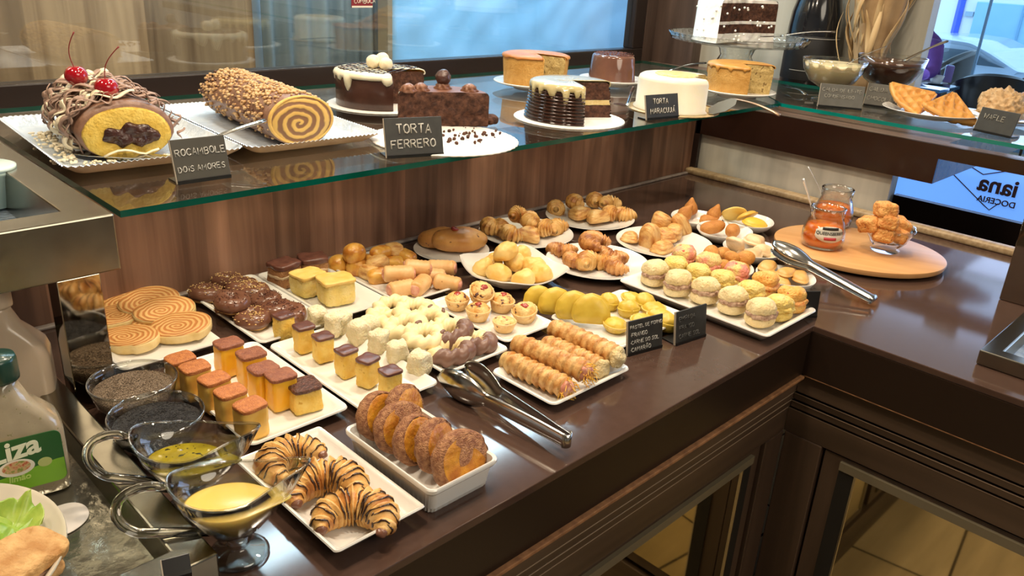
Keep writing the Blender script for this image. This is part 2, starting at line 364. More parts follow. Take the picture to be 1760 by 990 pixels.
# local helper: profile strips that run along X (near leg) and along Y (right leg)
def strips(parent, near):
    def seg(d0, d1, z0, z1, m_, name, a0=None, a1=None):
        mb = MB()
        if near: mb.box(-2.3 if a0 is None else a0, d0 if a1 is None else a1, d0, d1, H + z0, H + z1)
        else: mb.box(d0, d1, -1.6 if a0 is None else a0, d0 if a1 is None else a1, H + z0, H + z1)
        return mb.build(name, m_, parent, smooth=False, bevel=.0012)
    rod = cabw if near else cabx
    if near: seg(-.006, .03, -.106, -.1003, rawedge, 'raw_edge')
    else: seg(-.002, .03, -.103, -.1003, rawedge, 'raw_edge')
    seg(.012, .04, -.146, -.108, rod, 'moulding'); seg(.022, .04, -.150, -.146, FR, 'groove')
    seg(.017, .04, -.166, -.152, rod, 'moulding'); seg(.026, .04, -.170, -.166, FR, 'groove')
    seg(.021, .04, -.186, -.172, rod, 'moulding'); seg(.030, .04, -.192, -.186, FR, 'groove')
    hl = mat('edge_highlight', (.30, .22, .15), rough=.4)  # pale strips paint the light catching the moulding edges
    for dd, zz in ((.0115, -.1095), (.0165, -.1535), (.0205, -.1735), (.0255, -.1935)): seg(dd, dd + .002, zz - .0006, zz + .0012, hl, 'edge_line')
    seg(.026, .06, -.245, -.192, rod, 'rail')
    seg(.03, .06, -.898, -.80, rod, 'plinth')
    return seg
cabx = wood('cabinet_laminate_side', (.045, .027, .017), (.105, .066, .042), axis=1, rough=.38)
seg = strips(cab, True)
def door(seg, parent, a0, a1, near):
    d = seg(.032, .05, -.78, -.25, cabv, 'door', a0, a1)     # dark stile frame slab
    mb = MB(); x0, x1 = a0 + .035, a1 - .035
    if near: mb.box(x0, x1, .029, .0318, H - .75, H - .275)
    else: mb.box(.029, .0318, x0, x1, H - .75, H - .275)
    p = mb.build('door_pane', doorm, d, smooth=False)
    bz = MB()
    if near: bz.box(x0, x1, .024, .0318, H - .275, H - .258)
    else: bz.box(.024, .0318, x0, x1, H - .275, H - .258)
    bz.build('frame_bevel', mat('olive_bevel', (.15, .125, .08), rough=.35), d, smooth=False)
    xx = x1 if near else x1; kk = MB()
    if near: kk.box(x1 - .030, x1, .0275, .0289, H - .75, H - .275)
    else: kk.box(.0275, .0289, x1 - .030, x1, H - .75, H - .275)
    kk.build('black_strip', mat('black_inside', (.006, .005, .004), rough=.6), d, smooth=False)
    for a in (x0 - .003, x1 - .033): MB().box(*((a, a + .003, .026, .0318) if near else (.026, .0318, a, a + .003)), H - .75, H - .275).build('metal_edge', chrome, d, smooth=False)
    return d
for a0, a1 in ((-.62, -.05), (-1.25, -.66), (-1.9, -1.29)): door(seg, cab, a0, a1, True)
MB().box(-2.3, .03, .052, .78, 0.02, H - .101).build('carcass', mat('black_inside', (.006, .005, .004), rough=.6), cab, smooth=False)
MB().box(-.045, .023, .024, .05, .02, H - .245).build('corner_post', cabv, cab, smooth=False, bevel=.002)
seg = strips(cb2, False)
for a0, a1 in ((-.78, -.06), (-1.55, -.82)): door(seg, cb2, a0, a1, False)
MB().box(.052, .79, -1.6, .0, 0.02, H - .101).build('carcass', MT['black_inside'], cb2, smooth=False)
MB().box(.024, .05, -.055, .022, .02, H - .245).build('corner_post', cabv, cb2, smooth=False, bevel=.002)

# ---------------------------------------------------------------- raised glass shelf (L-shaped, green edges)
gz0, gz1 = H + .2352, H + .245
def gpoly(x0, x1, y0, y1, corner):
    pass
gedge = mat('green_glass_edge', (.0, .055, .035), (.0, .085, .060), scale=10, rough=.12)
gtop = clear('shelf_glass', (.94, .97, .955), refl=.75)
gedge_lit = mat('green_glass_edge_lit', (.0, .16, .13), (.0, .22, .19), scale=8, rough=.12)  # same green edge, with the daylight on it put into the colour
def gshelf(name, pts, label, ge=None):
    n = len(pts); m = MB()
    m.add([(x, y, gz0) for x, y in pts] + [(x, y, gz1) for x, y in pts], [tuple(range(n))[::-1], tuple(range(n, 2 * n))], 0)
    m.add([(x, y, gz0) for x, y in pts] + [(x, y, gz1) for x, y in pts], [(i, (i + 1) % n, (i + 1) % n + n, i + n) for i in range(n)], 1)
    o = m.build(name, [gtop, ge or gedge], smooth=False); return tag(o, label, 'glass shelf')
gshelf('glass_shelf', [(-.985, .58), (.862, .58), (1.30, 1.018), (1.30, 1.40), (-.985, 1.40)], 'long clear glass shelf with green edge carrying the cakes')
gshelf('glass_shelf', [(.866, .576), (.866, -1.5), (1.34, -1.5), (1.34, 1.05)], 'clear glass shelf with green edge on the right, carrying waffles and sauce bowls', gedge_lit)
pads = mat('clear_pad', (.5, .5, .48), rough=.2)
# ================================================================ TABLEWARE
china = mat('white_china', (.80, .78, .73), rough=.16, coat=.4)
def rect_plate(lx, ly, label, loc, rot=0, h=.016, r=.012, rim=.010, group='white rectangular serving plates', lift=0.0, slope=.012):
    hx, hy = lx / 2, ly / 2
    def ring(ins, z, bend=0):
        return [(x, y, z + bend * lift * (abs(y) / hy) ** 3) for x, y in rrect(hx - ins, hy - ins, max(r - ins * .5, .003))]
    m = MB(); t = .004
    m.loft([ring(slope + .012, 0), ring(slope + .006, 0), ring(.002, h - .004, 1), ring(0, h - .002, 1), ring(.001, h, 1), ring(.004, h, 1), ring(rim, h - .003, 1), ring(rim + slope, t + .001), ring(rim + slope + .006, t), ring(min(hx, hy) * .75, t)])
    o = m.build('serving_plate', china, loc=loc, rot=rot, sharp=50); return tag(o, label, 'plate', group)
def round_plate(rad, label, loc, h=.017, name='round_plate', group='white round plates', m_=None, foot=.55):
    p = [(.0, .0), (rad * foot, 0), (rad * foot, .002), (rad * .72, .005), (rad * .97, h - .003), (rad, h - .001), (rad * .995, h), (rad * .97, h - .0005), (rad * .74, .0085), (rad * .62, .0055), (.0, .005)]
    o = MB().lathe(p, 56).build(name, m_ or china, loc=loc, sharp=60); return tag(o, label, 'plate', group)
def bowl(rad, h, label, loc, rot=0, sqr=2.0, point=0.0, group='small white oval bowls', ry=1.0):
    """small white dish; point pulls one end of the rim out and up into a lip"""
    def ring(s, z):
        out = []
        for x, y in circ(1, 44):
            q = (abs(x) ** sqr + abs(y) ** sqr) ** (1 / sqr); e = 1 + point * max(0, x) ** 8
            out.append((x / q * rad * s * e, y / q * rad * s * ry, z + (h * .35 * max(0, x) ** 8 * s ** 3 if point else 0)))
        return out
    m = MB(); m.loft([ring(.5, 0), ring(.55, .0), ring(.86, h * .5), ring(1, h - .001), ring(.995, h), ring(.96, h), ring(.83, h * .55), ring(.55, .006), ring(.2, .005)])
    o = m.build('dip_bowl', china, loc=loc, rot=rot, sharp=60); return tag(o, label, 'bowl', group)
PZ = .0052        # food stands this high on a rectangular plate

def R(x0, x1, y0, y1): return (x1 - x0, y1 - y0, Vector(((x0 + x1) / 2, (y0 + y1) / 2, H)))
PL = {}
for key, (x0, x1, y0, y1), lab in [
    ('R1', (-.973, -.824, .272, .535), 'white rectangular plate of pudding squares, behind the two seed bowls'),
    ('R2', (-1.018, -.862, .562, .800), 'white rectangular plate of rolled cake slices, beside the steel post'),
    ('R3', (-.823, -.690, .520, .792), 'white rectangular plate carrying the chocolate doughnuts'),
    ('R4', (-.688, -.560, .530, .785), 'white rectangular plate with chocolate and yellow cake slices'),
    ('R5', (-.556, -.420, .510, .765), 'white rectangular plate with golden buns and ham rolls'),
    ('R6', (-.818, -.684, .248, .508), 'white rectangular plate of yellow cake squares and coconut cubes'),
    ('R7', (-.662, -.526, .262, .500), 'white rectangular plate of pale twisted biscuit rings dipped in chocolate'),
    ('R8', (-.516, -.395, .282, .490), 'white rectangular plate of cheese tartlets with red jam'),
    ('R9', (-.385, -.176, .150, .310), 'white rectangular plate of green-yellow turnovers and round pies'),
    ('R10', (-.604, -.424, .096, .228), 'small white rectangular plate holding four pastry horns'),
    ('R11', (-.155, .034, .012, .338), 'largest white rectangular plate, holding three rows of filled buns')]:
    lx, ly, c = R(x0, x1, y0, y1); PL[key] = c
    rect_plate(lx, ly, lab, c, h=.020 if key == 'R11' else .016, rim=.012 if key == 'R11' else .009)
rect_plate(.118, .216, 'white upswept rectangular plate with three drizzled croissants', Vector((-.947, .137, H)), h=.012, r=.006, rim=.006, lift=.014, slope=.016)
RP = {}
for key, (u0, v0), (u1, v1), lab in [('C1', (720, 415), (834, 440), 'white round plate with two fruit loaves, nearest the plank wall on the left'),
                       ('C2', (822, 395), (985.6, 402), 'white round plate of croissants touching the plank wall, left of the triangle pastries'),
                       ('C3', (937.6, 365), (1091, 377), 'white round plate with triangle pastries, furthest back by the plank wall'),
                       ('C4', (938, 440), (1116, 455), 'white round plate of dark-crusted croissants, right of the cheese puffs'),
                       ('C5', (1059, 405), (1226, 425), 'white round plate with sugared puff pastries, left of the small bowls')]:
    a, b = G(u0, v0, .016), G(u1, v1, .016); c = (a + b) / 2; rr = (a - b).length / 2; c.z = H; RP[key] = c
    round_plate(rr, lab, c)
# pointed square plate for the cheese puffs
c6 = (G(788, 446, .03) + G(980, 470, .03)) / 2; c6.z = H; RP['C6'] = c6
def pointed_plate(half, label, loc, rot):
    def ring(s, z, up):
        out = []
        for x, y in circ(1, 48):
            a = atan2(y, x); q = (abs(x) ** 1.35 + abs(y) ** 1.35) ** (1 / 1.35); k = max(abs(x), abs(y)) ** 10
            out.append((x / q * half * s, y / q * half * s, z + up * k))
        return out
    m = MB(); m.loft([ring(.45, 0, 0), ring(.5, 0, 0), ring(.85, .018, .006), ring(1, .026, .012), ring(.99, .028, .012), ring(.96, .027, .011), ring(.8, .014, .003), ring(.5, .006, 0), ring(.1, .005, 0)])
    o = m.build('pointed_plate', china, loc=loc, rot=rot, sharp=60); return tag(o, label, 'plate', 'white plates with pointed corners')
d6 = G(980, 470, .035) - G(788, 446, .035)
pointed_plate(d6.length / 2, 'white square plate with upturned pointed corners under the cheese puffs', c6, atan2(d6.y, d6.x))

# ribbed porcelain dish
dish = thing('baking_dish', 'white ribbed rectangular baking dish full of French toast slices', 'dish', (-.831, .113, H))
def rib(ins, z, a=0):
    out = []
    for i, (x, y) in enumerate(dense_rr(.0535 - ins, .086 - ins, .010)): out.append((x * (1 + a * .012 * sin(i * pi)), y * (1 + a * .008 * sin(i * pi)), z))
    return out
def dense_rr(hx, hy, r, step=.0024):
    p = rrect(hx, hy, r, 6); out = []
    for i in range(len(p)):
        a, b = p[i], p[(i + 1) % len(p)]; d = hypot(b[0] - a[0], b[1] - a[1]); n = max(1, int(round(d / .0045))) if d > .01 else 1
        for k in range(n): out.append((a[0] + (b[0] - a[0]) * k / n, a[1] + (b[1] - a[1]) * k / n))
    return out
def ribring(hx, hy, z, amp, base):
    # ring built on a fixed count so that the flutes line up
    out = []
    for i, (x, y) in enumerate(base):
        s = 1 if i % 2 else 0; out.append((x * hx * (1 - amp * s), y * hy * (1 - amp * s), z))
    return out
bs = [(x / .05, y / .08) for x, y in dense_rr(.05, .08, .009)]
mb = MB(); mb.loft([ribring(.044, .074, 0, 0, bs), ribring(.046, .076, .002, .02, bs), ribring(.049, .081, .030, .02, bs), ribring(.0515, .084, .032, 0, bs), ribring(.0535, .087, .036, 0, bs), ribring(.0535, .087, .040, 0, bs), ribring(.0525, .086, .0415, 0, bs), ribring(.0495, .083, .040, 0, bs), ribring(.046, .078, .008, 0, bs), ribring(.042, .074, .005, 0, bs)])
mb.build('dish_body', china, dish, sharp=35)

# small bowls at the back right
BW = {}
for key, (u0, v0), (u1, v1), lab in [('B1', (1152, 366), (1243, 380), 'small white oval bowl of brown drumstick pastries, furthest back left'),
                       ('B2', (1237, 372), (1333, 384), 'small white bowl holding pale yellow round turnovers, furthest back right'),
                       ('B3', (1195, 388), (1297, 402), 'small white bowl with two long brown pastries, in front of the drumstick bowl'),
                       ('B4', (1240, 422), (1346, 432), 'small white bowl with pale fried turnovers, left of the round board'),
                       ('B6', (1193, 452), (1298, 462), 'small white bowl heaped with orange nuggets behind the filled buns'),
                       ('B5', (1296, 467), (1405, 480), 'small white bowl of flat golden turnovers beside the tongs handle')]:
    a, b = G(u0, v0, .026), G(u1, v1, .026); c = (a + b) / 2; rr = (a - b).length / 2 * .95; c.z = H; BW[key] = c
    bowl(rr, .027, lab, c, rot=atan2((b - a).y, (b - a).x), sqr=2.3, point=.0)

# ================================================================ FOOD MATERIALS
pud_o = mat('pudding_flan', (.78, .46, .08), (.84, .56, .14), scale=50, rough=.32, sss=.25)
pud_y = mat('pudding_yellow', (.82, .42, .02), (.88, .52, .04), scale=40, rough=.28, sss=.25)
crust_o = mat('baked_top_orange', (.40, .12, .03), (.55, .20, .05), scale=160, rough=.55, bump=.5, bscale=500)
crust_b = mat('baked_top_brown', (.22, .065, .030), (.33, .115, .05), scale=160, rough=.5, bump=.5, bscale=500)
crust_d = mat('burnt_top', (.055, .018, .010), (.14, .045, .02), scale=160, rough=.25, bump=.8, bscale=300)
cake_y = mat('yellow_cake', (.78, .48, .06), (.86, .62, .16), scale=60, rough=.6, bump=.6, bscale=260, sss=.2, spots=((.62, .34, .03), 70, .66))
cake_l = mat('yellow_sponge_light', (.82, .60, .16), (.88, .70, .28), scale=70, rough=.75, bump=.8, bscale=350, sss=.2)
choco_top = mat('chocolate_sheet', (.10, .035, .025), (.16, .060, .040), scale=90, rough=.3)
coco = mat('coconut_white', (.74, .64, .40), (.82, .74, .52), scale=80, rough=.7, bump=.9, bscale=300, sss=.2)
choc = mat('milk_chocolate', (.150, .062, .036), (.20, .085, .052), scale=40, rough=.25, coat=.15)
choc_m = mat('milk_chocolate_matt', (.17, .085, .060), (.21, .11, .075), scale=40, rough=.38, bump=.15)
dark_c = mat('dark_chocolate', (.030, .012, .008), (.045, .018, .011), scale=50, rough=.12, coat=.3)
dough = mat('golden_dough', (.66, .36, .10), (.74, .46, .16), scale=50, rough=.5, bump=.25)
sprinkle = mat('chopped_nuts', (.62, .36, .12), (.78, .55, .26), scale=300, rough=.6)
shaveb = mat('chocolate_sprinkles', (.10, .03, .02), (.20, .08, .05), scale=300, rough=.35)
butter = mat('pale_biscuit', (.80, .64, .34), (.86, .73, .44), scale=50, rough=.45, bump=.2, sss=.1)
flaky = mat('croissant_crust', (.74, .46, .17), (.42, .16, .035), scale=60, rough=.38, bump=.6, bscale=120, c3=(.66, .36, .10), stretch=(1, 1, 1))
flaky_d = mat('dark_croissant_crust', (.66, .34, .12), (.26, .08, .02), scale=60, rough=.38, bump=.8, bscale=120, c3=(.55, .25, .07))
puffy = mat('sugared_puff', (.76, .50, .20), (.46, .19, .045), scale=55, rough=.35, bump=.5, bscale=200, c3=(.68, .38, .12), stretch=(1, 1, 4.5))
golden = mat('egg_washed_bun', (.74, .42, .09), (.46, .16, .02), scale=55, rough=.33, bump=.6, c3=(.66, .32, .05), coat=.2)
loafm = mat('fruit_loaf_crust', (.66, .34, .10), (.50, .21, .05), scale=26, rough=.4, bump=.25, spots=((.12, .045, .02), 60, .66))
cheese = mat('cheese_bread', (.84, .60, .22), (.76, .44, .09), scale=30, rough=.42, bump=.35, bscale=90, c3=(.80, .54, .17), sss=.1)
green = mat('green_yellow_dough', (.66, .46, .055), (.58, .38, .035), scale=40, rough=.38, bump=.2, c3=(.62, .43, .05), sss=.1)
hamdough = mat('ham_roll_dough', (.78, .50, .23), (.70, .38, .14), scale=45, rough=.42, bump=.35, spots=((.35, .15, .05), 130, .68))
ham = mat('pink_ham', (.62, .22, .14), (.72, .40, .28), scale=120, rough=.35, bump=.3)
tartm = mat('tart_pastry', (.78, .56, .28), (.70, .44, .17), scale=60, rough=.6, bump=.3)
tfill = mat('toasted_cheese', (.82, .58, .24), (.66, .30, .06), scale=55, rough=.45, bump=.9, bscale=120, spots=((.10, .03, .015), 110, .60))
jam = mat('red_jam', (.28, .015, .012), (.42, .06, .03), scale=200, rough=.15, bump=.5, coat=.4)
bunm = mat('pale_bun', (.80, .66, .38), (.74, .56, .27), scale=40, rough=.55, bump=.8, bscale=240, spots=((.30, .22, .08), 150, .69), sss=.1)
buny = mat('yellow_bun', (.84, .66, .24), (.80, .56, .12), scale=45, rough=.5, bump=1, bscale=240, sss=.1)
bunp = mat('pink_topped_bun', (.82, .60, .22), (.78, .28, .20), scale=34, rough=.4, bump=1, bscale=240, spots=((.60, .08, .05), 70, .64), lo=.46, hi=.6)
buno = mat('orange_topped_bun', (.84, .56, .16), (.80, .36, .06), scale=34, rough=.4, bump=1, bscale=240, spots=((.55, .10, .02), 90, .66))
tuna = mat('meat_filling', (.30, .15, .09), (.56, .38, .26), scale=160, rough=.6, bump=1, bscale=200)
cox = mat('fried_crumb', (.56, .24, .05), (.46, .17, .03), scale=90, rough=.55, bump=.5, bscale=500)
pale_fried = mat('pale_fried_dough', (.76, .56, .34), (.66, .42, .20), scale=40, rough=.45, bump=.5, bscale=120)
gold_flat = mat('flat_golden_dough', (.70, .43, .14), (.58, .30, .07), scale=40, rough=.45, bump=.35)
toast = mat('french_toast_face', (.66, .30, .025), (.42, .14, .015), scale=55, rough=.35, bump=.5, bscale=140, sss=.15)
toast_r = mat('sugared_toast_rim', (.25, .085, .03), (.50, .24, .10), scale=150, rough=.6, bump=1, bscale=500, bdist=.004)
hornm = mat('pastry_horn', (.74, .48, .19), (.46, .19, .04), scale=60, rough=.4, bump=.4, bscale=150)
strand = mat('egg_threads', (.85, .42, .03), (.90, .55, .06), scale=200, rough=.3)
paste = mat('chicken_paste', (.78, .64, .36), (.70, .52, .24), scale=150, rough=.6, bump=1, bscale=300)

def ordn(i): return ['first', 'second', 'third', 'fourth', 'fifth', 'sixth', 'seventh', 'eighth', 'ninth', 'tenth'][i]
def rz(a=25): return radians(random.uniform(-a, a))

# ---------------------------------------------------------------- squares of pudding and cake
def square(name, w, d, h, body, crust, seed, amp=.0012, lean=0, ct=.0035, top_over=.0012, k=9):
    t = thing(name, '', 'cake square')
    MB().sq((w / 2, d / 2, h / 2), k, 9, amp, 60, seed, (0, 0, h / 2), amp2=amp * .5, freq2=200, xf=lambda p: (p[0] * (1 - p[2] * lean), p[1] * (1 - p[2] * lean), p[2])).build('cake_body', body, t)
    if crust: MB().sq((w / 2 + top_over, d / 2 + top_over, ct), 6, 8, .0012, 90, seed + 3, (0, 0, h - .001)).build('crust', crust, t)
    return t
P1 = Series(square('pudding_square', .036, .030, .048, pud_o, crust_o, 1), square('pudding_square', .036, .031, .050, pud_y, crust_b, 4), square('pudding_square', .040, .038, .036, cake_y, crust_d, 9, lean=4))
gr = 'pudding squares on the plate behind the seed bowls'
for i, (u, v) in enumerate([(309, 613), (334, 628), (367, 648), (395, 670), (429, 693)]):
    P1.put(0, at(u, v, .055, PZ), radians(4) + rz(5), 'tall flan square with orange baked top, %s from the wall in the left row' % ordn(i), gr)
for i, (u, v) in enumerate([(392, 589), (431, 607), (452, 632), (482, 644)]):
    P1.put(1, at(u, v, .055, PZ), radians(3) + rz(6), 'yellow pudding square with brown top, %s from the wall in the right row' % ordn(i), gr)
P1.put(2, at(522, 662, .040, PZ), radians(-8), 'single yellow square with blackened lumpy top, near the front corner of its plate', gr)
P2 = Series(*[square('cake_square', .028, .026, .042 + .002 * (i % 2), cake_y, choco_top, 20 + i, amp=.0022, ct=.003, top_over=.001) for i in range(3)])
for i, (u, v) in enumerate([(487, 541), (521.5, 562), (555, 577), (595, 601), (632, 618), (671, 636)]):
    P2.put(i, at(u, v, .047, PZ), radians(5) + rz(12), 'yellow cake square with thin chocolate top, %s from the wall in its row' % ordn(i), 'yellow cake squares with chocolate tops')
P3 = Series(*[square('coconut_cube', .031, .029, .036 + .003 * (i % 2), coco, None, 40 + i, amp=.004, k=5) for i in range(4)])
for i, (u, v) in enumerate([(545, 536), (575, 549), (589, 545), (616, 562), (634, 553), (651, 578), (684, 595), (721, 615)]):
    P3.put(i, at(u, v, .034, PZ), rz(20), 'crumbly white coconut cube, %s from the wall' % ordn(i), 'white coconut cubes beside the yellow cake squares')
# ---------------------------------------------------------------- rolled cake slices
def spiral_mat(name, a, b, turns, c=None, asp=.72):
    m = bpy.data.materials.new(name); m.use_nodes = True; nt = m.node_tree; N = nt.nodes; L = nt.links; B = N['Principled BSDF']; B.inputs['Roughness'].default_value = .55
    tc = N.new('ShaderNodeTexCoord'); sp = N.new('ShaderNodeSeparateXYZ')
    nz = N.new('ShaderNodeTexNoise'); nz.inputs['Scale'].default_value = 40; L.new(tc.outputs['Object'], nz.inputs['Vector'])
    vm = N.new('ShaderNodeVectorMath'); vm.operation = 'MULTIPLY_ADD'; vm.inputs[1].default_value = (.011, .011, .011); L.new(nz.outputs['Color'], vm.inputs[0]); L.new(tc.outputs['Object'], vm.inputs[2]); L.new(vm.outputs[0], sp.inputs[0])
    def mth(op, x, y=None):
        q = N.new('ShaderNodeMath'); q.operation = op
        for k, w in ((0, x), (1, y)):
            if w is None: continue
            if isinstance(w, (int, float)): q.inputs[k].default_value = w
            else: L.new(w, q.inputs[k])
        return q.outputs[0]
    X = sp.outputs[0]; Y = mth('DIVIDE', sp.outputs[1], asp)
    ang = mth('ARCTAN2', Y, X); r = mth('SQRT', mth('ADD', mth('MULTIPLY', X, X), mth('MULTIPLY', Y, Y)))
    ph = mth('SUBTRACT', mth('MULTIPLY', r, turns * 2 * pi), ang); s = mth('SINE', ph)
    rr = N.new('ShaderNodeValToRGB'); rr.color_ramp.elements[0].position = .3; rr.color_ramp.elements[1].position = .75
    rr.color_ramp.elements[0].color = (*a, 1); rr.color_ramp.elements[1].color = (*b, 1)
    L.new(mth('MULTIPLY_ADD', s, .5), rr.inputs[0])
    q = rr.inputs[0].links[0].from_node; q.inputs[2].default_value = .5
    L.new(rr.outputs[0], B.inputs['Base Color'])
    bp = N.new('ShaderNodeBump'); bp.inputs['Strength'].default_value = .4; bp.inputs['Distance'].default_value = .001; L.new(s, bp.inputs['Height']); L.new(bp.outputs[0], B.inputs['Normal'])
    return m
swm = spiral_mat('rolled_slice_face', (.52, .20, .05), (.74, .42, .15), 125)
def roll_slice(seed):
    t = thing('rolled_slice', '', 'cake slice'); m = MB(); rings = []
    def ring(s, z): return [(x * .047 * s * (1 + .03 * sin(2 * atan2(y, x) + seed)), (y * .033 + (-.004 if x > .5 and y < 0 else 0)) * s, z) for x, y in circ(1, 40)]
    m.loft([ring(.96, 0), ring(1, .003), ring(1.01, .013), ring(.98, .0158)]); m.build('slice_body', mat('rolled_slice_side', (.74, .52, .20), (.82, .62, .30), scale=60, rough=.6, bump=.3), t)
    m = MB(); m.loft([ring(.985, .0155), ring(.96, .0165), ring(.5, .0167), ring(.1, .0165)]); m.build('slice_face', swm, t)
    return t
SW = Series(roll_slice(0), roll_slice(1.7))
sw = [(222, 517, .020, 18, 8, 'furthest back on the left'), (257, 515, .034, 12, 20, 'standing behind the centre slice'), (205, 541, .020, 30, 5, 'half hidden by the steel post'), (283, 531, .030, 8, 16, 'in the middle of the plate'),
      (279, 552, .016, 15, 10, 'tucked under the middle slice'), (222, 579, .020, -18, 6, 'lying at the near left, biggest face'), (311, 558, .026, 6, 12, 'nearest the doughnut plate with a folded edge')]
for i, (u, v, z, r_, tl, lab) in enumerate(sw):
    SW.put(i, at(u, v, z, z - .012), (radians(tl), radians(-4), radians(r_ - 32)), 'oval rolled cake slice with toasted spiral, %s' % lab, 'rolled cake slices beside the steel post')
# ---------------------------------------------------------------- doughnuts
def torus_rings(Rr, r, n=28, m=12, z=0, a0=0, a1=2 * pi, lump=0, seed=0, sq_=1.0):
    rings = []
    for i in range(n):
        A = 2 * pi * i / n; row = []
        for j in range(m):
            b = a0 + (a1 - a0) * j / (m if abs(a1 - a0 - 2 * pi) < .01 else m - 1)
            rr = r * (1 + lump * fn((cos(A), sin(A), b), 1.5, seed)); row.append(((Rr + rr * cos(b)) * cos(A), (Rr + rr * cos(b)) * sin(A), z + rr * sin(b) * sq_))
        rings.append(row)
    return rings
def bits_on_ring(Rr, r, z, n, size, mt, parent, name, seed, zs=1):
    rnd = random.Random(seed); m = MB()
    for _ in range(n):
        A = rnd.uniform(0, 2 * pi); b = rnd.uniform(.25, pi - .25); p = Vector(((Rr + r * cos(b)) * cos(A), (Rr + r * cos(b)) * sin(A), z + r * sin(b) * zs))
        m.sq((size * rnd.uniform(.6, 1.5), size * rnd.uniform(.5, 1), size * .6), 3, 2, c=p)
    o = m.build(name, mt, parent, smooth=False); o['kind'] = 'stuff'; return o
def doughnut(top, seed):
    t = thing('doughnut', '', 'doughnut')
    MB().loft(torus_rings(.021, .0155, z=.0145, lump=.1, seed=seed, sq_=.95), closed=True).build('dough_ring', dough, t)
    m = MB(); rg = torus_rings(.021, .0172, m=12, z=.0165, a0=-.45, a1=pi + .45, lump=.12, seed=seed + 2); n = 12; vs = [p for r in rg for p in r]; fs = []
    for i in range(len(rg)):
        k = (i + 1) % len(rg)
        for j in range(n - 1): fs.append((i * n + j, k * n + j, k * n + j + 1, i * n + j + 1))
    g = m.add(vs, fs).build('chocolate_glaze', choc, t); sd = g.modifiers.new('thick', 'SOLIDIFY'); sd.thickness = .0012
    bits_on_ring(.021, .0182, .0165, 90, .0016, sprinkle if top else shaveb, t, 'chopped_topping', seed)
    return t
DN = Series(doughnut(True, 3), doughnut(False, 8))
for i, (u, v, zc, k, lab) in enumerate([(353, 503, .020, 0, 'left, nut-topped, closest to the rolled slices'), (398, 516, .042, 1, 'stacked highest in the middle of the plate'), (434, 548, .018, 0, 'nearest the front, heavily covered in nuts'),
        (391, 483, .022, 0, 'at the back corner by the wall'), (415, 491, .024, 0, 'second from the wall'), (434.5, 500, .024, 0, 'third from the wall'), (455, 515, .024, 1, 'right of the stacked one, dark sprinkles'),
        (474, 530, .024, 1, 'behind the yellow cake square'), (497, 537, .022, 1, 'furthest right, mostly hidden'), (402, 532, .012, 0, 'underneath the stacked one')]):
    DN.put(k, at(u, v, zc, max(PZ, zc - .016)), (rz(7), rz(7), rz(180)), 'chocolate-glazed doughnut, %s' % lab, 'chocolate doughnuts', .80)
# ---------------------------------------------------------------- cake slices on R4
def slab(name, w, d, h, body, top, seed, tt=.006, filling=None):
    t = thing(name, '', 'cake slice')
    MB().sq((w / 2, d / 2, h / 2), 7, 10, .0022, 50, seed, (0, 0, h / 2), amp2=.001, freq2=200).build('cake_body', body, t)
    if top: MB().sq((w / 2 + .0015, d / 2 + .0015, tt), 6, 9, .003, 60, seed + 3, (0, 0, h)).build('topping', top, t)
    if filling: MB().sq((w / 2 + .001, d / 2 + .001, .004), 5, 8, .003, 90, seed + 4, (0, 0, h * .55)).build('filling', filling, t)
    return t
brcake = mat('brown_cake', (.32, .14, .05), (.44, .21, .08), scale=60, rough=.7, bump=.8, bscale=250); merin = mat('cream_layer', (.72, .56, .36), (.62, .42, .24), scale=60, rough=.6, bump=.6)
q = slab('chocolate_slice', .05, .045, .042, brcake, choco_top, 3, .006, merin); S4 = Series(q)
S4.put(0, at(489, 470, .028, PZ), .2, 'brown cake slice with cracked chocolate top and cream, left of the pair', 'brown layered cake slices')
S4.put(0, at(538, 458, .030, PZ), -.25, 'brown cake slice with glossy peaked chocolate top, right of the pair', 'brown layered cake slices')
q = slab('sponge_slice', .052, .046, .040, cake_l, mat('sponge_skin', (.80, .50, .11), (.86, .60, .20), scale=60, rough=.5), 13, .003); S5 = Series(q)
S5.put(0, at(529, 490, .022, PZ), .12, 'light yellow sponge slice, behind and left of its twin', 'yellow sponge slices')
S5.put(0, at(577, 500, .026, PZ), -.18, 'light yellow sponge slice, nearest the front of the plate', 'yellow sponge slices', 1.12)
# ---------------------------------------------------------------- R5: golden buns + ham rolls
def lump(name, cat, dims, m_, seed, k=2.3, amp=.002, freq=40, n=9, dome=0):
    o = MB().sq(dims, k, n, amp, freq, seed, (0, 0, dims[2] * .85), flat=0, amp2=amp * .3, freq2=150).build(name, m_)
    o.data.name = name; return tag(o, '', cat)
GB = Series(lump('golden_bun', 'bun', (.018, .016, .016), golden, 1), lump('cheese_roll', 'bun', (.020, .013, .012), golden, 5, k=3.2), lump('cheese_roll', 'bun', (.019, .014, .013), puffy, 6, k=3))
for i, (u, v, z, k) in enumerate([(611, 436, .045, 0), (585, 457, .016, 0), (612, 461, .016, 0), (653, 434, .040, 1), (678, 430, .038, 2), (696, 440, .030, 1), (634, 468, .016, 2), (654, 472, .018, 1), (650, 452, .028, 2), (632, 448, .025, 1), (676, 452, .022, 1)]):
    GB.put(k, at(u, v, z, z - .014), (rz(15), rz(15), rz(90)), 'small glossy golden bun, %s in the heap behind the ham rolls' % ['topmost and roundest', 'lowest on the far left', 'second on the lower left', 'upper middle', 'upper right', 'far right edge', 'yellow-filled, low middle', 'orange-filled, low middle', 'buried in the centre', 'buried left of centre', 'low right'][i], 'golden buns by the ham rolls', 1.22)
